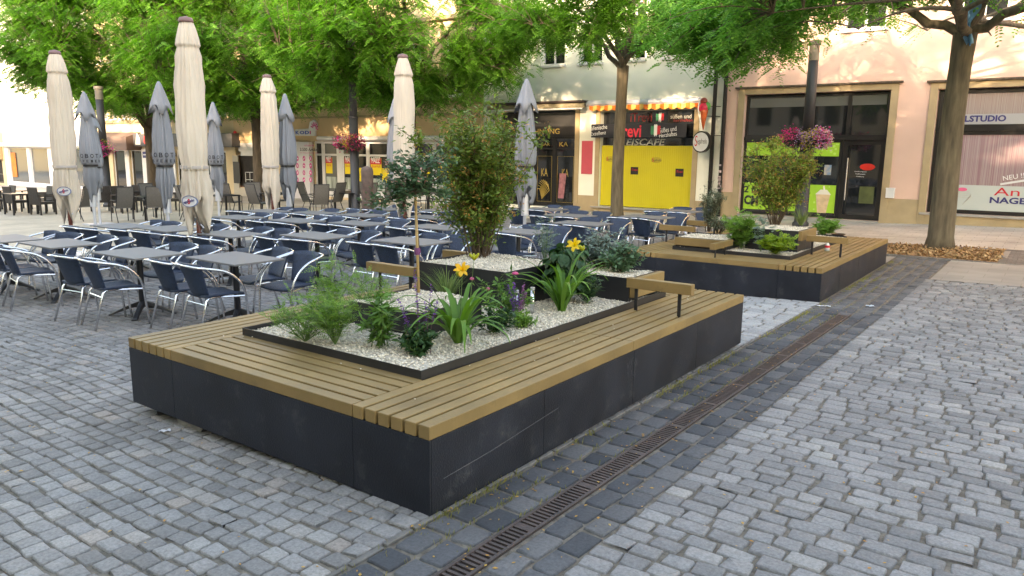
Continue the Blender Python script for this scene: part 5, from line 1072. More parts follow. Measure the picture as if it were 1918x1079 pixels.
TX = [('ROBOTA', .57, .095, .42), ('BWEIER', .535, .06, .34)]
grey(-16.35, 6.08, 3.42, 'grey closed parasol with printed letters, farthest left of the grey ones', 11, TX)
grey(-12.75, 5.9, 3.42, 'grey closed parasol with black letters left of the biggest cream one', 12, TX)
grey(-16.4, 9.42, 3.4, 'grey closed parasol right behind the biggest cream one', 13, TX)
grey(-12.75, 8.98, 3.4, 'plain side of a grey closed parasol beside the pink and blue shop logo', 14)
grey(-6.32, 9.75, 3.4, 'pale grey closed parasol right of the tall shrub', 15)
grey(-11.75, 11.6, 3.4, 'grey closed parasol mostly hidden behind the cream one by the rose tree', 16)
grey(-20.2, 8.0, 3.3, 'grey closed parasol mostly hidden behind the leftmost cream one', 17)
# brown covered column among the chairs
x, y = -10.25, 9.2; z0 = gz(x, y); r = thing('covered_heater', 'brown fabric covered round patio heater standing among the blue chairs', 'patio heater', (x, y, z0))
mb = MB(); mb.lathe([(.115, z0 + .5), (.14, z0 + .56), (.13, z0 + .7), (.138, z0 + .9), (.13, z0 + 1.3), (.135, z0 + 1.6), (.12, z0 + 1.68), (.02, z0 + 1.72)], 28, x, y, lambda q, z, i: 1 + .03 * math.sin(9 * q + z * 7)); mb.build('cover', mat('brown cover', (.115, .075, .062), .6, var=.3, vscale=9, bump=1, bscale=40), r, smooth=True)
mb = MB(); mb.lathe([(.2, z0), (.2, z0 + .05), (.09, z0 + .1), (.09, z0 + .6)], 20, x, y); mb.build('base', M_blk, r)

# ------------------------------------------------------------------ lamp posts with flower baskets
def flower_basket(x, y, z, R, label, cols, seed):
    t = thing('flower_basket', label, 'flower basket', (x, y, z), 0, 'flower baskets on lamp posts'); rng = np.random.default_rng(seed)
    mb = MB(); 
    for s in (-1, 1):
        c = Vector((x + s * R * .52, y - .05, z)); mb.lathe([(R * .25, z - .22), (R * .42, z - .05), (R * .46, z)], 16, c.x, c.y)
    mb.box(x - R * .5, y - .07, z - .06, x + R * .5, y - .055 + .02, z - .03); mb.build('bowl', M_blk, t)
    n = 1700; V = []; 
    u = rng.normal(0, 1, (n, 3)); u /= np.linalg.norm(u, axis=1)[:, None]; c = np.where(rng.random(n) < .5, -1, 1)
    P = np.stack([x + c * R * .48 + u[:, 0] * R * .62, y - .05 + u[:, 1] * R * .55, z + .05 + u[:, 2] * R * .38 - (abs(u[:, 0]) * .05)], 1)
    P[:, :3] += rng.normal(0, 1, (n, 3)) * np.array([.16, .12, .13]) * R * .6
    leafq('foliage', P[:700], .045, .03, rng, M_lfd, t)
    for k, (m_, a, b) in enumerate(cols):
        sel = P[(P[:, 0] > x + a * R) & (P[:, 0] < x + b * R)]; sel = sel[rng.random(len(sel)) < .75]
        if len(sel): leafq('blossom', sel + u[:len(sel)] * .02, .05, .048, rng, m_, t)
    return t
def leafq(name, P, L, Wd, rng, m, parent, droop=.2, up=None, fold=True):
    """many small separate leaves at the points P"""
    n = len(P); a = rng.uniform(0, 2 * PI, n); e = rng.normal(-droop, .45, n); d = np.stack([np.cos(a) * np.cos(e), np.sin(a) * np.cos(e), np.sin(e)], 1)
    s = np.cross(d, np.array([0, 0, 1.0])); s /= np.linalg.norm(s, axis=1)[:, None] + 1e-9; nr = np.cross(s, d); ro = rng.normal(0, .5, n)[:, None]; s = s * np.cos(ro) + nr * np.sin(ro)
    l = L * rng.uniform(.6, 1.35, n)[:, None]; w_ = Wd * rng.uniform(.7, 1.25, n)[:, None]; P = np.asarray(P)
    V = np.stack([P, P + d * l * .45 + s * w_ * .5 + nr * w_ * .12, P + d * l, P + d * l * .45 - s * w_ * .5 + nr * w_ * .12], 1).reshape(-1, 3)
    F = np.arange(4 * n).reshape(-1, 4); return np_mesh(name, V, F, m, parent)
M_lfd = leaf_mat('basket leaves', (.02, .06, .012), (.08, .16, .03), None, .25, 8)
M_mag = leaf_mat('magenta petals', (.62, .015, .17), (.80, .05, .32), None, .3, 5); M_lil = leaf_mat('lilac petals', (.36, .20, .55), (.58, .38, .68), None, .3, 5); M_ylw = leaf_mat('yellow petals', (.45, .40, .02), (.62, .55, .10), None, .3, 5); M_whp = leaf_mat('pale petals', (.5, .42, .40), (.6, .5, .42), None, .3, 5)
def lamp_post(x, y, H, r0, r1, label, zring, cap=True):
    z0 = gz(x, y); t = thing('lamp_post', label, 'lamp post', (x, y, z0)); mb = MB(); zk = z0 + H * .52
    mb.lathe([(r0 * 1.25, z0), (r0 * 1.25, z0 + .1), (r0, z0 + .14), (r0 * .97, zk)], 24, x, y); mb.build('base', M_pole, t, smooth=True)
    mb = MB(); mb.lathe([(r0 * .86, zk - .02), (r1, z0 + H - .5)], 24, x, y); mb.lathe([(r0 * 1.05, zk - .03), (r0 * 1.05, zk + .02)], 24, x, y); mb.build('post', M_pole, t, smooth=True)
    mb = MB(); mb.lathe([(r1 * 1.04, z0 + H - .5), (r1 * 1.0, z0 + H - .12), (r1 * 1.25, z0 + H - .1), (r1 * 1.25, z0 + H), (.001, z0 + H + .01)], 24, x, y); mb.build('head', mat('tan lamp head', (.20, .17, .13), .5, var=.1), t, smooth=False)  # sunlight on the top of the post painted in as tan
    mb = MB(); mb.lathe([(r0 * 1.2, zring - .03), (r0 * 1.2, zring + .03)], 20, x, y); mb.tube([(x - .45, y - .05, zring - .05), (x + .45, y - .05, zring - .05)], .012, 6); mb.build('basket_bracket', M_blk, t); return t
L1 = (-3.35, 18.6); zr = CAM.z + (onz(1530, 250, 0) - onz(1530, 250, 0)).z
def zpx(px, py, Y): return fac(px, py, Y)[1]
lamp_post(L1[0], L1[1], zpx(1548, 75, L1[1]) - gz(*L1), .17, .125, 'anthracite lamp post with a pink and lilac flower basket before the pink house', zpx(1530, 255, L1[1]))
flower_basket(L1[0], L1[1] - .17, zpx(1530, 262, L1[1] - .17), .60, 'hanging basket of magenta, lilac and yellow petunias on the right lamp post', [(M_mag, -1.3, -.3), (M_lil, -.35, .35), (M_ylw, -.1, .6), (M_lil, .3, 1.1), (M_mag, .5, 1.1), (M_whp, .7, 1.2)], 5)
L2 = (-16.9, 14.85)
lamp_post(L2[0], L2[1], 6.2, .15, .12, 'dark lamp post with a crimson flower basket before the discount shop', zpx(667, 266, L2[1]))
flower_basket(L2[0], L2[1] - .16, zpx(667, 268, L2[1] - .16), .56, 'basket of dark crimson and yellow flowers before the discount shop', [(M_mag, -1.2, -.5), (leaf_mat('crimson petals', (.35, .02, .09), (.55, .05, .16), None, .3, 5), -.6, .3), (M_ylw, -.2, .4), (MATS['crimson petals'], .3, 1.2)], 6)
L3 = (-28.6, 12.3)
lamp_post(L3[0], L3[1], 4.7, .16, .14, 'grey lamp post with yellow and white flowers behind the left parasols', zpx(205, 280, L3[1]))
flower_basket(L3[0], L3[1] - .2, zpx(209, 281, L3[1] - .2), .75, 'basket of yellow, white and pink flowers on the left lamp post', [(M_ylw, -1.2, .5), (M_whp, -.8, .2), (M_mag, .6, 1.3)], 7)
# ------------------------------------------------------------------ trees
def fronds(P, D, rng, L=.32, pairs=6, lw=.025, ll=.088, droop=.5):
    """feathered leaves: P start points, D directions; returns quads of the leaflets"""
    n = len(P); D = D / (np.linalg.norm(D, axis=1)[:, None] + 1e-9); L = L * rng.uniform(.65, 1.25, n)
    S = np.cross(D, np.array([0, 0, 1.0])); S /= np.linalg.norm(S, axis=1)[:, None] + 1e-9; Nn = np.cross(S, D)
    ro = rng.normal(0, .45, n)[:, None]; S2 = S * np.cos(ro) + Nn * np.sin(ro); N2 = np.cross(S2, D)
    out = []
    for k in range(pairs + 1):
        t = (k + 1) / (pairs + 1); C = P + D * (L * t)[:, None]; C[:, 2] -= droop * L * t * t
        for s in ((-1, 1) if k < pairs else (0,)):
            d = (S2 * s * .9 + D * (.45 if s else 1.0)); d[:, 2] -= .18; d /= np.linalg.norm(d, axis=1)[:, None]
            w_ = np.cross(d, N2); w_ /= np.linalg.norm(w_, axis=1)[:, None] + 1e-9; l = (ll * rng.uniform(.75, 1.2, n) * (1 - .35 * abs(t - .45)))[:, None]; ww = lw * rng.uniform(.8, 1.2, n)[:, None]
            out.append(np.stack([C, C + d * l * .5 + w_ * ww, C + d * l, C + d * l * .5 - w_ * ww], 1))
    V = np.concatenate(out, 0).reshape(-1, 3); return V, np.arange(len(V)).reshape(-1, 4)
def bez(a, b, c, n): return [a * (1 - t) ** 2 + b * 2 * t * (1 - t) + c * t * t for t in [i / n for i in range(n + 1)]]
def tree(x, y, r0, hf, R, Rz, zc, seed, label, bark, leafm, natt=300, perfrond=13, low=-.75, lean=(0, 0), bias=None, group='robinia trees along the shops', dz=0, sub=None, hollow=0, prune=.7, ztop=99, extra=()):
    rng = np.random.default_rng(seed); rg = random.Random(seed); z0 = gz(x, y) - .03
    t = thing('robinia_tree', label, 'tree', (x, y, z0), 0, group); mb = MB()
    # trunk with a flared, slightly fluted foot
    n = 14; pts = []; rad = []
    for i in range(n + 1):
        f = i / n; z = z0 + hf * f; pts.append(Vector((x + lean[0] * hf * f + .03 * math.sin(f * 4 + seed), y + lean[1] * hf * f, z))); rad.append(r0 * (1 + .28 * max(0, 1 - f * 11) ** 2 - .20 * f + (.12 * max(0, f - .85) / .15)))
    mb.tube(pts, rad, 22); k0 = len(mb.v)
    mb.v = [(vx + (vx - x) * .05 * math.sin(6 * math.atan2(vy - y, vx - x) + vz * .8), vy + (vy - y) * .05 * math.sin(5 * math.atan2(vy - y, vx - x) - vz), vz) for vx, vy, vz in mb.v]
    top = pts[-1]; nodes = []; K = 8; C0 = Vector((x + lean[0] * hf, y + lean[1] * hf, zc))
    for k in range(K):
        a = 2 * PI * (k + rg.uniform(-.3, .3)) / K; lo = k % 2 == 0; e = R * rg.uniform(.7, .9); tz = zc + Rz * (rg.uniform(-.55, -.2) if lo else rg.uniform(.1, .6)); hs = top + Vector((0, 0, rg.uniform(-.25, .1)))
        if not lo: e *= .7
        end = Vector((C0.x + math.cos(a) * e, C0.y + math.sin(a) * e, tz)); mid = hs + Vector((math.cos(a) * e * .35, math.sin(a) * e * .35, (tz - hs.z) * .8 + .5)); B = bez(hs, mid, end, 12)
        B = [p + Vector((rg.gauss(0, .05), rg.gauss(0, .05), rg.gauss(0, .05))) if 0 < i < 12 else p for i, p in enumerate(B)]
        mb.tube(B, [r0 * .44 * (1 - .86 * i / 12) for i in range(13)], 9, cap=False)
        for i in range(3, 13): nodes.append((B[i], r0 * .5 * (1 - .86 * i / 12)))
        for j in range(5):
            i = rg.randint(3, 10); b = a + rg.choice([-1, 1]) * rg.uniform(.35, 1.1); l = R * rg.uniform(.25, .5); en = B[i] + Vector((math.cos(b) * l, math.sin(b) * l, rg.uniform(-.35, .7))); S = bez(B[i], (B[i] + en) / 2 + Vector((0, 0, rg.uniform(.05, .35))), en, 6); rr = r0 * .26 * (1 - .6 * i / 12)
            mb.tube(S, [max(.008, rr * (1 - .8 * q / 6)) for q in range(7)], 6, cap=False); nodes += [(p, rr * .4) for p in S[2:]]
    NP = np.array([tuple(p) for p, _ in nodes]); FP = []; FD = []
    cen = np.array(C0)
    m = 0; pads = rng.normal(0, 1, (natt // 8, 3)); pads /= np.linalg.norm(pads, axis=1)[:, None]; pads *= (rng.uniform(.25, 1, (len(pads), 1)) ** .45)
    ex = [(c, rr) for c, rr, k in extra for _ in range(k)]
    while m < natt + len(ex):
        pd = pads[rng.integers(len(pads))]; u = pd + rng.normal(0, .10, 3) * np.array([1, 1, .7])
        if m >= natt:
            c, rr = ex[m - natt]; v = rng.normal(0, .5, 3); P = np.array(c) + v * np.array(rr); m += 1; NPd = np.linalg.norm(NP - P, axis=1); q = int(np.argmin(NPd)); st = Vector(NP[q]); en = Vector(P); L = (en - st).length
            if L > 3.0: continue
            S = bez(st, (st + en) / 2 + Vector((0, 0, .15 * L)), en, 5); mb.tube(S, [.014 * (1 - .7 * i / 5) for i in range(6)], 5, cap=False); o = Vector((P[0] - cen[0], P[1] - cen[1], 0)).normalized()
            if L > .5: NP = np.concatenate([NP, np.array([tuple(s) for s in S[2:]])])
            for k in range(perfrond): a = rng.uniform(0, 2 * PI); FP.append(tuple(S[3].lerp(S[5], rng.random()) + Vector(rng.normal(0, .14, 3)))); FD.append((math.cos(a) + o.x * .6, math.sin(a) + o.y * .6, rng.uniform(-.5, .25)))
            continue
        if u[2] < low or np.linalg.norm(u) > 1.12: m += 1; continue
        P = cen + u * np.array([R, R, Rz])
        if y > 0 and P[2] > ztop and rng.random() < .93: m += 1; continue
        if bias is not None and not bias(P): m += 1; continue
        if y > 0 and P[2] > zc + .2 and rng.random() < prune: m += 1; continue
        if P[1] > y + .9 and rng.random() < hollow: m += 1; continue
        d = np.linalg.norm(NP - P, axis=1) + np.maximum(0, NP[:, 2] - P[2]) * .6; q = int(np.argmin(d)); st = Vector(NP[q]); en = Vector(P); L = (en - st).length
        if L > 2.2: m += 1; continue
        S = bez(st, (st + en) / 2 + Vector((0, 0, .18 * L)), en, 5); mb.tube(S, [.016 * (1 - .7 * i / 5) for i in range(6)], 5, cap=False)
        o = Vector((P[0] - cen[0], P[1] - cen[1], 0)).normalized()
        for k in range(perfrond):
            f = .25 + .75 * rng.random(); i = min(4, int(f * 5)); p = S[i].lerp(S[i + 1], f * 5 - i); a = rng.uniform(0, 2 * PI); dd = Vector((math.cos(a), math.sin(a), rng.uniform(-.5, .25))) + o * .6
            pp = p + Vector(rng.normal(0, .10, 3)); FP.append(tuple(pp)); FD.append(tuple(dd))
        m += 1
    mb.build('trunk', bark, t, smooth=True)
    if sub: sub(t, top)
    V, F = fronds(np.array(FP), np.array(FD), rng); np_mesh('crown', V, F, leafm, t); return t
M_rob = leaf_mat('robinia leaves', (.045, .16, .02), (.125, .33, .05), (.24, .46, .09), .5, .9)
M_rob2 = leaf_mat('robinia leaves blue green', (.045, .16, .03), (.14, .37, .07), (.27, .50, .12), .5, .9)
tree(-8.50, 17.7, .19, 4.55, 4.6, 2.6, 6.7, 41, 'robinia with pale straight trunk standing before the yellow shuttered cafe', M_bark, M_rob, natt=1600, hollow=.6, prune=.5, ztop=6.6)
tree(-17.0, 17.6, .24, 3.6, 5.3, 3.2, 6.0, 42, 'robinia spreading behind the parasol and rose tree, before the tan fascia', M_barkd, M_rob, hollow=.8, ztop=8.2, prune=.2, natt=3600, low=-.9, perfrond=14)
tree(-25.9, 17.5, .26, 3.7, 5.5, 3.9, 6.6, 43, 'robinia behind the middle cream parasol left of the shop logo', M_barkd, M_rob, hollow=.8, ztop=10, prune=.1, natt=4300, low=-.9, perfrond=14)
tree(-34.3, 17.3, .27, 3.5, 6.8, 4.3, 6.9, 44, 'leftmost robinia before the cream house and white block', M_barkd, M_rob, hollow=.7, prune=.1, natt=5600, low=-.9, perfrond=14)
tree(.45, 14.4, .225, 4.15, 6.5, 3.2, 5.7, 46, 'big robinia rising from the bark mulch with a blue cloth tied at its fork', M_bark, M_rob2, natt=2300, hollow=.6, prune=.5, ztop=5.6, extra=(((-3.65, 13.4, 4.5), (1.25, 1.2, .75), 230), ((-2.6, 13.8, 4.95), (1.6, 1.2, .35), 90), ((2.2, 13.4, 4.95), (1.3, 1.2, .5), 90), ((-.6, 13.9, 5.2), (1.2, 1.2, .3), 60)), lean=(.015, 0), low=-.92,
     bias=lambda P: P[2] > (3.45 if P[0] < -2.5 else 5.0 if P[0] < 2 else 4.2))
tree(10.0, 13.2, .26, 4.0, 5.0, 2.8, 6.2, 47, 'robinia out at the right edge whose twigs reach into view', M_bark, M_rob2, natt=400)
# unseen trees added behind the viewer; their crowns break up the low sun
sp0 = tree(-4.5, -15.5, .2, 3.8, 4.3, 2.6, 6.3, 48, 'airy tall tree behind the viewer at the left', M_bark, M_rob2, natt=230, perfrond=8, group='airy trees behind the viewer', low=-1)
sp0.scale = (1.9, 1.9, 1.75)
for k, (x, y, s) in enumerate([(4.0, -16.5, 1.85), (12.0, -15.2, 1.9), (20.5, -16.2, 1.8), (-13.5, -15.8, 1.9), (-22.5, -15.2, 1.85), (-31.5, -16.4, 1.9)]):
    o = copy_tree(sp0, None, (x, y, gz(x, y)), k * 1.3 + 1); o.scale = (s, s, s * .93); o['label'] = ['airy tall tree straight behind the viewer', 'airy tall tree behind the viewer to the right', 'airy tall tree behind the viewer at the far right', 'airy tall tree behind the viewer, left of the others', 'airy tall tree far off behind the viewer at the left', 'airy tall tree at the far left end behind the viewer'][k]
# mulch bed
q = [onz(1652, 478, -.05), onz(1880, 490, -.03), onz(1868, 468, -.02), onz(1660, 462, -.05)]
bx0_, bx1_, by0, by1 = -1.35, 1.55, 12.85, 14.75
sheet('mulch_bed', bx0_, bx1_, by0, by1, .022, mat('mulch ground', (.20, .11, .045), .95, var=.5, vscale=40, bump=1), label='square bed of orange bark mulch at the foot of the right tree')
mb = MB()
for a in ((bx0_ - .1, by0 - .1, bx1_ + .1, by0), (bx0_ - .1, by1, bx1_ + .1, by1 + .1), (bx0_ - .1, by0, bx0_, by1), (bx1_, by0, bx1_ + .1, by1)): mb.box(a[0], a[1], -.12, a[2], a[3], gz(.4, 13.5) + .035)
tag(mb.build('kerb', M_farb and MATS['kerb stone']), 'stone edging round the bark mulch bed', kind='structure')
sheet('sett_strip', bx1_ + .1, bx1_ + .75, by0 - .1, by1 + .1, .02, M_dset); sheet('sett_strip', -1.9, bx1_ + .75, by1 + .1, by1 + .35, .021, M_dset)
rng = np.random.default_rng(9); n = 3000; X = rng.uniform(bx0_, bx1_, n); Y = rng.uniform(by0, by1, n); P = np.stack([X, Y, gzn(X, Y) + .03 + rng.uniform(0, .035, n)], 1)
mul = leafq('bark_mulch', P, .085, .035, rng, leaf_mat('bark chips', (.20, .11, .05), (.40, .25, .12), (.52, .37, .21), .05, 9), None, droop=0); tag(mul, 'loose orange brown bark chips around the right tree trunk', 'bark mulch', kind='stuff')
# blue cloth on the right tree
cx_, cy_, cz_ = .47, 14.10, 0; zc_ = fac(1815, 42, 14.1)[1]; cl = thing('blue_cloth', 'crumpled light blue cloth tied around the fork of the right tree', 'cloth', (cx_, cy_, zc_)); V = []; F = []
xc = fac(1818, 42, 14.1)[0]
for j in range(13):
    for i in range(6): u = i / 5 - .5; v = j / 12; wv = .22 * (1 - .5 * abs(v - .35) * 1.6) * (.75 + .25 * math.sin(v * 9)); V.append((xc + u * wv + .05 * math.sin(v * 7), cy_ + .02 - .06 * math.sin(i * 2.2 + v * 6) - .05, zc_ + .42 - v * .82 + .03 * math.sin(i * 1.7)))
for j in range(12):
    for i in range(5): F.append((j * 6 + i, j * 6 + i + 1, (j + 1) * 6 + i + 1, (j + 1) * 6 + i))
c_ = np_mesh('cloth', V, F, mat('light blue cloth', (.10, .28, .48), .7, var=.25, vscale=6), cl, smooth=True); s_ = c_.modifiers.new('s', 'SOLIDIFY'); s_.thickness = .012

# ------------------------------------------------------------------ plants in the planters
def plant(name, label, cat, p, group=None): return thing(name, label, cat, tuple(p), 0, group)
def stems_mesh(paths, r, m, parent, name='stem', n=5):
    mb = MB()
    for S in paths: mb.tube(S, [r * (1 - .7 * i / (len(S) - 1)) for i in range(len(S))], n, cap=False)
    return mb.build(name, m, parent, smooth=True)
def wander(p, d, L, rg, n=6, g=.0, wob=.12):
    P = [Vector(p)]; d = Vector(d).normalized()
    for i in range(n): d = (d + Vector((rg.gauss(0, wob), rg.gauss(0, wob), rg.gauss(0, wob * .6) - g))).normalized(); P.append(P[-1] + d * (L / n))
    return P
def sample_on(paths, n, rng, f0=.2, jit=.02):
    P = []; 
    for _ in range(n): S = paths[rng.integers(len(paths))]; f = f0 + (1 - f0) * rng.random(); i = min(len(S) - 2, int(f * (len(S) - 1))); q = f * (len(S) - 1) - i; P.append(tuple(S[i].lerp(S[i + 1], q) + Vector(rng.normal(0, jit, 3))))
    return np.array(P)
M_maple = leaf_mat('ginnala leaves', (.065, .125, .022), (.17, .25, .05), (.32, .34, .09), .35, 3)
M_maple2 = leaf_mat('ginnala leaves green', (.08, .15, .025), (.22, .29, .055), (.42, .38, .11), .38, 3)
M_seed = leaf_mat('orange seeds', (.34, .17, .05), (.52, .29, .09), (.60, .40, .16), .3, 5)
M_stemb = mat('brown stem', (.09, .06, .035), .8, var=.3, vscale=20)
M_stemg = mat('green stem', (.08, .16, .04), .6, var=.2, vscale=20)
def bush(p, H, Wd, nst, nleaf, seed, label, lm, seedn=0, spread=.5, lsz=(.055, .024), name='shrub', f0=.25, jit=.035, base=.05, top=None):
    rg = random.Random(seed); rng = np.random.default_rng(seed); t = plant(name, label, 'shrub', p); paths = []
    for k in range(nst):
        a = rg.uniform(0, 2 * PI); s = rg.random() ** .6; b = Vector(p) + Vector((math.cos(a), math.sin(a), 0)) * base * rg.random(); d = Vector((math.cos(a) * s * spread, math.sin(a) * s * spread, 1)); L = H * rg.uniform(.72, 1.08) * (1 - .18 * s)
        S = wander(b, d, L, rg, 7, wob=.07); paths.append(S)
        for j in range(5):
            i = rg.randint(2, 6); a2 = rg.uniform(0, 2 * PI); paths.append(wander(S[i], (math.cos(a2), math.sin(a2), .7), Wd * rg.uniform(.2, .42), rg, 4, wob=.15))
    stems_mesh(paths, .006, M_stemb, t)
    P = sample_on(paths, nleaf, rng, f0, jit); leafq('foliage', P, lsz[0], lsz[1], rng, lm, t, droop=.1)
    if seedn: P = sample_on(paths, seedn // 6, rng, .45, jit); P = np.repeat(P, 6, 0) + rng.normal(0, .014, (len(P) * 6, 3)); leafq('seeds', P, .028, .014, rng, M_seed, t, droop=.4)
    return t
bush(onz(903, 480, .80), 1.52, .78, 44, 14500, 51, 'tall leafy shrub with orange seed clusters in the highest box of the near bench', M_maple, 3600, .36, base=.15, f0=.10, jit=.032, lsz=(.052, .024))
bush(onz(1452, 421, Z2 + .33), 1.46, .62, 30, 8200, 52, 'rounded green shrub with orange seeds in the tall box of the far bench', M_maple2, 4600, .50, base=.08, f0=.22, jit=.045, lsz=(.055, .026))
def rose_std(p, hs, R, seed, label, lm, nl, flower=True, stake=True, asp=.8):
    rg = random.Random(seed); rng = np.random.default_rng(seed); t = plant('standard_rose', label, 'small tree', p); top = Vector(p) + Vector((-.02, 0, hs)); stems_mesh([[Vector(p) - Vector((0, 0, .02)), Vector(p) + Vector((.008, 0, hs * .5)), top]], .013, M_stemb, t, 'trunk', 8)
    paths = []
    for k in range(24):
        u = Vector(rng.normal(0, 1, 3)).normalized(); u.z = abs(u.z) * .9 - .15; L = R * rg.uniform(.6, 1.15); S = wander(top + Vector((0, 0, rg.uniform(-.03, .05))), u, L, rg, 5, wob=.12); paths.append(S)
        for j in range(4): i = rg.randint(1, 4); v = Vector(rng.normal(0, 1, 3)).normalized(); v.z *= .6; paths.append(wander(S[i], v + u * .7, L * .5, rg, 3))
    stems_mesh(paths, .0045, M_stemb, t); P = sample_on(paths, nl, rng, .3, .022); leafq('crown', P, .042, .030, rng, lm, t)
    if flower: P = sample_on(paths, 26, rng, .85, .02); P = np.repeat(P[P[:, 2] > top.z + R * .2], 7, 0); P = P + rng.normal(0, .012, P.shape); leafq('buds', P, .022, .018, rng, leaf_mat('dusty pink buds', (.35, .14, .10), (.55, .32, .26), None, .2, 6), t)
    if stake:
        b = Vector(p) + Vector((.028, -.02, -.03)); mb = MB(); mb.tube([b, b + Vector((-.035, .01, hs * 1.0))], .011, 8); s = mb.build('stake', mat('bamboo', (.42, .27, .11), .5, var=.15, vscale=9, stretch=(1, 1, .3)), t, smooth=True)
        mb = MB(); mb.lathe([(.022, b.z + hs * .42), (.026, b.z + hs * .455), (.022, b.z + hs * .49)], 10, b.x - .022, b.y + .012); mb.build('tie', mat('purple tie', (.16, .04, .13), .7), t)
    return t
M_rosel = leaf_mat('rose leaves', (.028, .07, .032), (.075, .155, .07), (.14, .23, .11), .25, 3); M_olive = leaf_mat('olive leaves', (.07, .10, .06), (.17, .20, .13), (.26, .28, .2), .25, 4)
rose_std(onz(783, 548, .665), .80, .31, 53, 'standard rose with bamboo stake in the low box of the near bench', M_rosel, 2100)
rg = random.Random(2)
bush(onz(1327, 434, Z2 + .18), .82, .24, 12, 2600, 54, 'slim grey green olive like shrub in the wood faced box of the far bench', M_olive, 0, .22, (.045, .016), jit=.025)
bush(onz(1345, 437, Z2 + .18), .30, .3, 14, 900, 55, 'low blue green herb at the foot of the olive like shrub', M_olive, 0, .9, (.035, .02), jit=.02)
# ferny shrubs
def feathery(p, H, Wd, nst, nf, seed, label, lm, name='feathery_shrub', spread=.7, L=.10, ll=.018, lw=.004, pairs=6):
    rg = random.Random(seed); rng = np.random.default_rng(seed); t = plant(name, label, 'plant', p); paths = []
    for k in range(nst):
        a = rg.uniform(0, 2 * PI); s = rg.random() ** .5; S = wander(p, (math.cos(a) * s * spread, math.sin(a) * s * spread, 1 - .3 * s), H * rg.uniform(.55, 1.05), rg, 7, g=.01, wob=.1); paths.append(S)
        for j in range(3): i = rg.randint(2, 6); a2 = rg.uniform(0, 2 * PI); paths.append(wander(S[i], (math.cos(a2), math.sin(a2), .6), Wd * .4, rg, 4))
    stems_mesh(paths, .003, M_stemg, t); P = sample_on(paths, nf, rng, .15, .008); D = rng.normal(0, 1, (nf, 3)); D[:, 2] = abs(D[:, 2]) * .5 + .1; V, F = fronds(P, D, rng, L, pairs, lw, ll, .2); np_mesh('foliage', V, F, lm, t); return t
M_fern = leaf_mat('fresh fern green', (.07, .17, .03), (.18, .34, .06), (.30, .44, .11), .35, 4); M_mid = leaf_mat('mid green leaves', (.04, .12, .022), (.11, .24, .045), (.20, .33, .08), .3, 4); M_dkg = leaf_mat('dark leaves', (.012, .045, .015), (.035, .095, .03), (.07, .15, .05), .25, 4)
M_silv = leaf_mat('silver leaves', (.10, .16, .13), (.22, .30, .25), (.34, .40, .34), .25, 4)
feathery(onz(572, 640, .505), .40, .36, 24, 360, 61, 'feathery bright green shrub, leftmost plant of the near bench', M_fern, spread=1.2)
feathery(onz(628, 645, .505), .40, .34, 20, 380, 62, 'feathery green shrub beside the leftmost one', M_fern, spread=.75)
feathery(onz(622, 622, .505), .62, .14, 7, 260, 63, 'tall wispy green stems rising above the feathery shrubs', M_fern, spread=.18)
feathery(onz(700, 596, .505), .42, .3, 14, 240, 64, 'feathery shrub behind the phlox beside the low box', M_fern, spread=.6)
def leafy(p, H, nst, nl, seed, label, lm, spread=.4, lsz=(.09, .022), name='leafy_plant', up=.2, r=.004):
    rg = random.Random(seed); rng = np.random.default_rng(seed); t = plant(name, label, 'plant', p); paths = [wander(Vector(p) + Vector((rg.gauss(0, .02), rg.gauss(0, .02), 0)), (rg.gauss(0, spread), rg.gauss(0, spread), 1), H * rg.uniform(.65, 1.05), rg, 6, wob=.06) for k in range(nst)]
    stems_mesh(paths, r, M_stemg, t); P = sample_on(paths, nl, rng, .15, .006); leafq('foliage', P, lsz[0], lsz[1], rng, lm, t, droop=-.1); return t, paths, rng, rg
leafy(onz(712, 648, .505), .40, 10, 420, 65, 'phlox clump of upright stems with lance shaped leaves', M_mid, .28)
def blossoms(P, m, parent, rng, size=.022, name='flower'): return leafq(name, P, size, size * .8, rng, m, parent, droop=0)
M_purp = leaf_mat('purple sage flowers', (.10, .03, .22), (.22, .08, .36), None, .3, 6)
t, paths, rng, rg = leafy(onz(785, 665, .505), .20, 26, 900, 66, 'purple sage with several thin violet flower spikes at the front corner', M_dkg, .45, (.05, .024), 'sage_plant')
sp = []
for px, h in ((752, .36), (760, .30), (783, .40), (797, .34), (779, .56), (806, .46), (816, .37)):
    b = onz(px + (785 - px) * .3, 662, .505); sp.append([b, b + Vector((0, .01, h * .5)), onz(px, 600, .505 + .2) * 0 + Vector((b.x + (px - 785) * .0022, b.y, b.z + h))])
stems_mesh(sp, .0028, mat('purple stem', (.10, .04, .06), .6), t, 'flower_stem')
for S in sp:
    P = [];
    for k in range(9):
        f = .55 + .45 * k / 9; q = S[1].lerp(S[2], (f - .5) * 2); P += [tuple(q + Vector(rng.normal(0, .0055, 3))) for _ in range(5)]
    blossoms(np.array(P), M_purp, t, rng, .014, 'flower_spike')
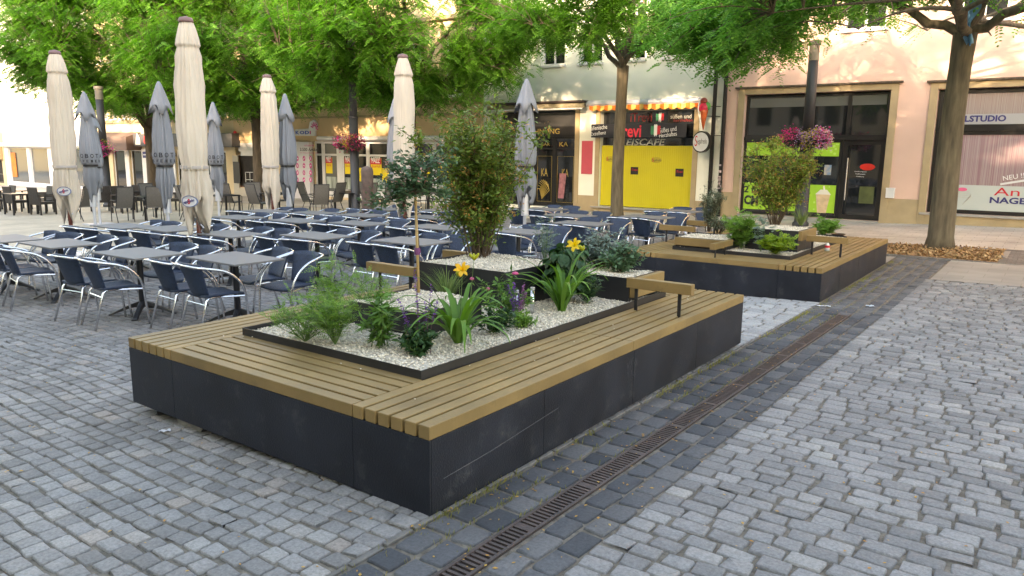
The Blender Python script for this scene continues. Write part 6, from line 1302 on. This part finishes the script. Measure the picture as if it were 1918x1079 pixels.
def strap(p, n, L, seed, label, lm, name='daylily', wd=.012, arch=1.0, cat='plant', parent=None, spread=.5):
    rg = random.Random(seed); t = parent or plant(name, label, cat, p); V = []; F = []
    for k in range(n):
        a = rg.uniform(0, 2 * PI); l = L * rg.uniform(.65, 1.1); el = rg.uniform(.95, 1.45); d = Vector((math.cos(a), math.sin(a), 0)); q = Vector(p) + d * rg.uniform(0, .03); s = Vector((-d.y, d.x, 0)); m = 9; b0 = len(V); e = el
        for i in range(m + 1):
            f = i / m; w_ = wd * (1 - .9 * f ** 2.2) * (.75 + .5 * min(1, f * 3)); V += [tuple(q - s * w_ + Vector((0, 0, w_ * .35))), tuple(q), tuple(q + s * w_ + Vector((0, 0, w_ * .35)))]
            d = (d + s * rg.gauss(0, .05)).normalized(); e -= arch * (.06 + .36 * f) * rg.uniform(.2, 1.7) * spread; q = q + (d * math.cos(e) + Vector((0, 0, math.sin(e)))) * (l / m)
        for i in range(m):
            for j in (0, 1): F.append((b0 + i * 3 + j, b0 + i * 3 + j + 1, b0 + i * 3 + 4 + j, b0 + i * 3 + 3 + j))
    np_mesh('foliage', V, F, lm, t, smooth=True); return t
M_lily = leaf_mat('daylily leaves', (.05, .14, .02), (.11, .25, .035), (.18, .34, .06), .3, 3)
M_yel1 = leaf_mat('daylily petals', (.72, .46, .02), (.80, .55, .04), (.82, .62, .12), .35, 9); M_ora = leaf_mat('amber petals', (.80, .38, .02), (.82, .50, .06), None, .35, 9); M_bud = leaf_mat('bud yellow green', (.34, .38, .03), (.50, .48, .04), None, .3, 8)
def lily_flower(t, base, tip, kind, rg, petal=M_yel1, s=.052):
    stems_mesh([[base, (base + tip) / 2 + Vector((.006, 0, .01)), tip]], .0042, M_stemg, t, 'flower_stem', 6); V = []; F = []; toc = (CAM - tip).normalized()
    up = Vector((0, 0, 1)); ax = (up * .35 + toc * .9 + Vector((rg.uniform(-.3, .3), 0, 0))).normalized() if kind == 'open' else up; u = ax.cross(Vector((1, 0, 0))).normalized(); v = ax.cross(u)
    if kind == 'open':
        for k in range(6):
            a = 2 * PI * k / 6 + (.2 if k % 2 else 0); o = u * math.cos(a) + v * math.sin(a); sd_ = ax.cross(o); w_ = s * (.32 if k % 2 else .24); b0 = len(V)
            for f, (out, h, ww) in enumerate(((.05, 0, .25), (.28, .55, .8), (.62, .86, 1.0), (.95, .92, .8), (1.2, .78, .15))): c = tip + o * (s * out) + ax * (s * h); V += [tuple(c - sd_ * w_ * ww), tuple(c + ax * s * .05), tuple(c + sd_ * w_ * ww)]
            for i in range(4):
                for j in (0, 1): F.append((b0 + i * 3 + j, b0 + i * 3 + j + 1, b0 + i * 3 + 4 + j, b0 + i * 3 + 3 + j))
        np_mesh('flower', V, F, petal, t, smooth=True)
    for k in range(4 if kind == 'open' else 6):
        a = rg.uniform(0, 2 * PI); d = Vector((math.cos(a) * .7, math.sin(a) * .7, 1)).normalized(); c = tip - up * .02; mb = MB(); l = rg.uniform(.035, .065); mb.tube([c, c + d * l * .4, c + d * l * .8, c + d * l], [.003, .009, .010, .003], 8); mb.build('bud', M_bud, t, smooth=True)
rg = random.Random(7)
LP = onz(858, 642, .505); t = strap(LP, 34, .64, 71, 'daylily clump with long arching leaves and two yellow flower stalks', M_lily, arch=1.95, wd=.0185)
def up_to(P, px, py):      # point above P that the photo shows at px,py
    d = ray(px, py); k = ((P.x - CAM.x) * d.x + (P.y - CAM.y) * d.y) / (d.x ** 2 + d.y ** 2); return CAM + d * k
lily_flower(t, LP, up_to(LP, 866, 508), 'open', rg, M_ora, .048); lily_flower(t, LP + Vector((.02, .02, 0)), up_to(LP, 858, 512), 'bud', rg); 
lily_flower(t, LP + Vector((.04, .03, 0)), up_to(LP, 888, 482), 'bud', rg)
LP2 = onz(1052, 583, .505); t = strap(LP2, 32, .64, 72, 'daylily clump with one open yellow flower right of the steel lights', M_lily, arch=1.7, wd=.0165)
lily_flower(t, LP2, up_to(LP2, 1077, 462), 'open', rg, M_yel1, .052); lily_flower(t, LP2, up_to(LP2, 1090, 466), 'bud', rg)
M_grs = leaf_mat('grass blades', (.09, .16, .05), (.20, .28, .09), (.34, .36, .17), .3, 3)
strap(onz(838, 566, .51), 150, .36, 73, 'tuft of fine ornamental grass against the tall box', M_grs, 'ornamental_grass', .0032, .55, spread=.7)
t, paths, rng, rg = leafy(onz(925, 622, .505), .22, 22, 900, 67, 'low dark green creeping rose at the foot of the daylily', M_dkg, .9, (.032, .02), 'ground_rose')
t, paths, rng, rg = leafy(onz(945, 600, .505), .38, 16, 560, 68, 'airy green coneflower with pink blooms beside the tall box', M_mid, .45, (.055, .02), 'coneflower')
for px, py in ((965, 512), (914, 541), (940, 575), (884, 522)):
    c = up_to(onz(945, 600, .505), px, py); stems_mesh([[onz(945, 598, .505), (onz(945, 598, .505) + c) / 2 + Vector((.01, 0, 0)), c]], .0025, M_stemg, t, 'flower_stem'); mb = MB(); mb.lathe([(.005, c.z - .012), (.030 if px == 965 else .018, c.z - .004), (.020 if px == 965 else .012, c.z + .008), (.002, c.z + .014)], 12, c.x, c.y); mb.build('flower', leaf_mat('pink coneflower', (.55, .06, .20), (.65, .12, .28), None, .2, 5), t, smooth=True)
t, paths, rng, rg = leafy(onz(978, 612, .505), .13, 24, 700, 69, 'low astilbe clump with purple plumes beside the steel lights', M_fern, .8, (.035, .012), 'astilbe')
for px, py in ((952, 535), (962, 530), (970, 545), (981, 532), (957, 560), (985, 548), (975, 565)):
    b = onz(972, 608, .505); c = up_to(b, px, py); stems_mesh([[b, (b + c) / 2, c]], .003, M_stemg, t, 'flower_stem'); P = np.array([tuple(b.lerp(c, f) + Vector(rng.normal(0, .011 * (1.25 - f), 3))) for f in rng.uniform(.5, 1.0, 90)]); blossoms(P, M_purp if px < 975 else leaf_mat('mauve flowers', (.26, .07, .24), (.38, .14, .34), None, .3, 6), t, rng, .013, 'flower_plume')
# large leaved plant
def bigleaf(p, n, R, H, seed, label, lm, name='broadleaf_plant', lw=.075):
    rg = random.Random(seed); t = plant(name, label, 'plant', p); V = []; F = []; st = []
    for k in range(n):
        a = rg.uniform(0, 2 * PI); d = Vector((math.cos(a), math.sin(a), 0)); rr = R * rg.random() ** .6; h = H * rg.uniform(.3, 1) * (1 - .35 * rr / R); b = Vector(p) + d * rr * .5 + Vector((0, 0, h)); st.append([Vector(p), Vector(p) + d * rr * .25 + Vector((0, 0, h * .7)), b]); s = Vector((-d.y, d.x, 0)); l = lw * 1.6 * rg.uniform(.7, 1.2); e = rg.uniform(-.2, .5); b0 = len(V); q = b
        for i in range(6):
            f = i / 5; w_ = lw * .55 * math.sin(PI * (f * .88 + .08)); V += [tuple(q - s * w_ + Vector((0, 0, w_ * .3))), tuple(q), tuple(q + s * w_ + Vector((0, 0, w_ * .3)))]; e -= .28; q = q + (d * math.cos(e) + Vector((0, 0, math.sin(e)))) * l / 5
        for i in range(5):
            for j in (0, 1): F.append((b0 + i * 3 + j, b0 + i * 3 + j + 1, b0 + i * 3 + 4 + j, b0 + i * 3 + 3 + j))
    stems_mesh(st, .004, M_stemg, t); np_mesh('foliage', V, F, lm, t, smooth=True); return t
bigleaf((-1.06, 2.88, .505), 210, .27, .56, 74, 'large dark broad leaved plant behind the steel lights', M_dkg)
bigleaf((-1.28, 3.4, .70), 70, .22, .30, 76, 'dark broad leaved plant spilling over the upper box edge', M_dkg, lw=.06)
feathery(onz(1100, 568, .505), .26, .24, 14, 300, 75, 'small fern like columbine at the right end of the tray', M_dkg, spread=.8, L=.07)
bush(onz(1125, 500, .695), .36, .36, 26, 2600, 77, 'blue green caryopteris shrub spreading over the rear box', M_silv, 0, 1.25, (.042, .02), jit=.02, name='silver_shrub')
bush(onz(1165, 508, .695), .26, .26, 16, 1200, 78, 'green leaved shrub at the right end of the rear box', leaf_mat('sea green leaves', (.05, .12, .06), (.12, .22, .12), (.2, .3, .17), .3, 4), 0, 1.1, (.05, .032), jit=.02)
feathery(onz(1020, 490, .695), .58, .2, 9, 150, 79, 'tall silvery wisps of perovskia left of the caryopteris', M_silv, 'perovskia', .35, .05, .016, .003)
# far bench planting
zz2 = Z2 + .035
feathery(onz(1388, 466, zz2), .62, .3, 24, 560, 81, 'upright feathery green plant between the boxes of the far bench', M_fern, spread=.45, L=.12, ll=.03, lw=.008)
feathery(onz(1452, 476, zz2), .36, .3, 30, 560, 82, 'round yellow green bushy plant at the front of the far bench', leaf_mat('lime leaves', (.10, .19, .02), (.24, .36, .04), (.42, .48, .08), .35, 5), spread=1.0, L=.09, ll=.03, lw=.009)
feathery(onz(1425, 472, zz2), .55, .12, 9, 200, 83, 'thin silvery stems left of the round yellow green plant', M_silv, 'silver_herb', .2, .05, .02, .004)
feathery(onz(1545, 440, Z2 + .03), .34, .35, 18, 420, 84, 'fresh green plant behind the right armrest of the far bench', leaf_mat('bright leaves', (.08, .22, .04), (.18, .38, .08), (.3, .5, .12), .4, 5), spread=.8, L=.1, ll=.035, lw=.012)
strap(onz(1500, 422, Z2 + .33), 60, .35, 85, 'grassy tuft behind the shrub of the far bench', M_grs, 'ornamental_grass', .004, .5, spread=.6)

# ------------------------------------------------------------------ small things
for k, (px, py, h) in enumerate(((997, 585, .205), (967, 590, .20))):
    p = onz(px, py, .505); t = thing('path_light', ['brushed steel cylinder light in the gravel, the right one', 'brushed steel cylinder light half hidden by purple plumes'][k], 'garden light', tuple(p), 0, 'steel lights in the near planter'); mb = MB(); mb.lathe([(.017, p.z - .02), (.017, p.z + h - .02)], 20, p.x, p.y); mb.build('tube', M_alu, t, smooth=True); mb = MB(); mb.lathe([(.019, p.z + h - .02), (.019, p.z + h), (.001, p.z + h + .003)], 20, p.x, p.y); mb.build('cap', M_poleg, t)
p = onz(1549, 470, Z2); t = thing('glass_bottle', 'small clear bottle with a red label standing on the far bench seat', 'bottle', tuple(p)); mb = MB(); mb.lathe([(.034, p.z), (.036, p.z + .02), (.036, p.z + .08), (.016, p.z + .12), (.014, p.z + .16)], 16, p.x, p.y); mb.build('body', mat('clear bottle glass', (.45, .5, .48), .08, spec=.8), t, smooth=True); mb = MB(); mb.lathe([(.0375, p.z + .05), (.0375, p.z + .085)], 16, p.x, p.y); mb.build('label', M_txr, t)
p = onz(1570, 441, Z2); t = thing('ashtray', 'round dark rimmed dish lying on the far bench seat', 'dish', tuple(p)); mb = MB(); mb.lathe([(.09, p.z), (.13, p.z + .03), (.125, p.z + .032), (.08, p.z + .008)], 24, p.x, p.y); mb.build('rim', M_blk, t); mb = MB(); mb.lathe([(.001, p.z + .012), (.10, p.z + .0125)], 24, p.x, p.y); mb.build('inside', M_white, t)
def scrap(px, py, L, Wd, rz, label, colr, dz=.02, s=1):
    p = onz(px, py, 0);
    for _ in range(12): p = onz(px, py, gz(p.x, p.y) + dz)
    c, sn = math.cos(rz), math.sin(rz); V = []; F = []; 
    for j in range(4):
        for i in range(6): u = (i / 5 - .5) * L; v = (j / 3 - .5) * Wd * (1 - .25 * math.sin(i * 1.3)); V.append((p.x + u * c - v * sn, p.y + u * sn + v * c, p.z + .006 * math.sin(i * 2.1 + j * 1.7) + .003))
    for j in range(3):
        for i in range(5): F.append((j * 6 + i, j * 6 + i + 1, (j + 1) * 6 + i + 1, (j + 1) * 6 + i))
    o = np_mesh('paper_scrap', V, F, mat('scrap ' + label[:12], colr, .7), None, smooth=True); tag(o, label, 'paper scrap')
scrap(309, 807, .07, .035, .9, 'crumpled white paper scrap on the cobbles under the bench corner', (.62, .62, .65))
scrap(1538, 573, .22, .035, .35, 'long thin white paper strip at the near corner of the far bench', (.6, .6, .62))
scrap(1629, 573, .10, .07, .5, 'pale plastic scrap on the dark setts right of the far bench', (.52, .6, .66))
scrap(360, 649, .05, .03, .1, 'small grey paper scrap lying on the near bench slats', (.5, .5, .52), .49)
# concrete block under the bench edge
p = onz(345, 805, -.03); t = tag(MB().box(-2.36, .05, gz(-2.3, 0) - .01, -2.08, .14, gz(-2.3, 0) + .05).build('paver_block', mat('old concrete', (.2, .2, .19), .9, var=.2, vscale=9, bump=.6), bevel=.004), 'grey concrete block wedged under the near bench edge', 'block')
# scratches on the long side panel
sc = mat('chalky scratch', (.11, .115, .13), .8)
mb = MB(); xx = .0006
P = [(.10, .17), (.5, .19), (.9, .225), (1.15, .245)]
for (a, b), (c, d) in zip(P[:-1], P[1:]): mb.add([(xx, a, b), (xx, c, d), (xx, c, d + .0028), (xx, a, b + .0028)], [(0, 1, 2, 3)])
rg = random.Random(6)
for k in range(16): a = 2.05 + rg.uniform(0, .16); b = .20 + rg.uniform(0, .13); c = a + rg.uniform(-.03, .03); d = b + rg.uniform(.02, .05); mb.add([(xx, a, b), (xx, c, d), (xx, c + .003, d), (xx, a + .003, b)], [(0, 1, 2, 3)])
mb.build('scratches', sc, r1)['kind'] = 'stuff'
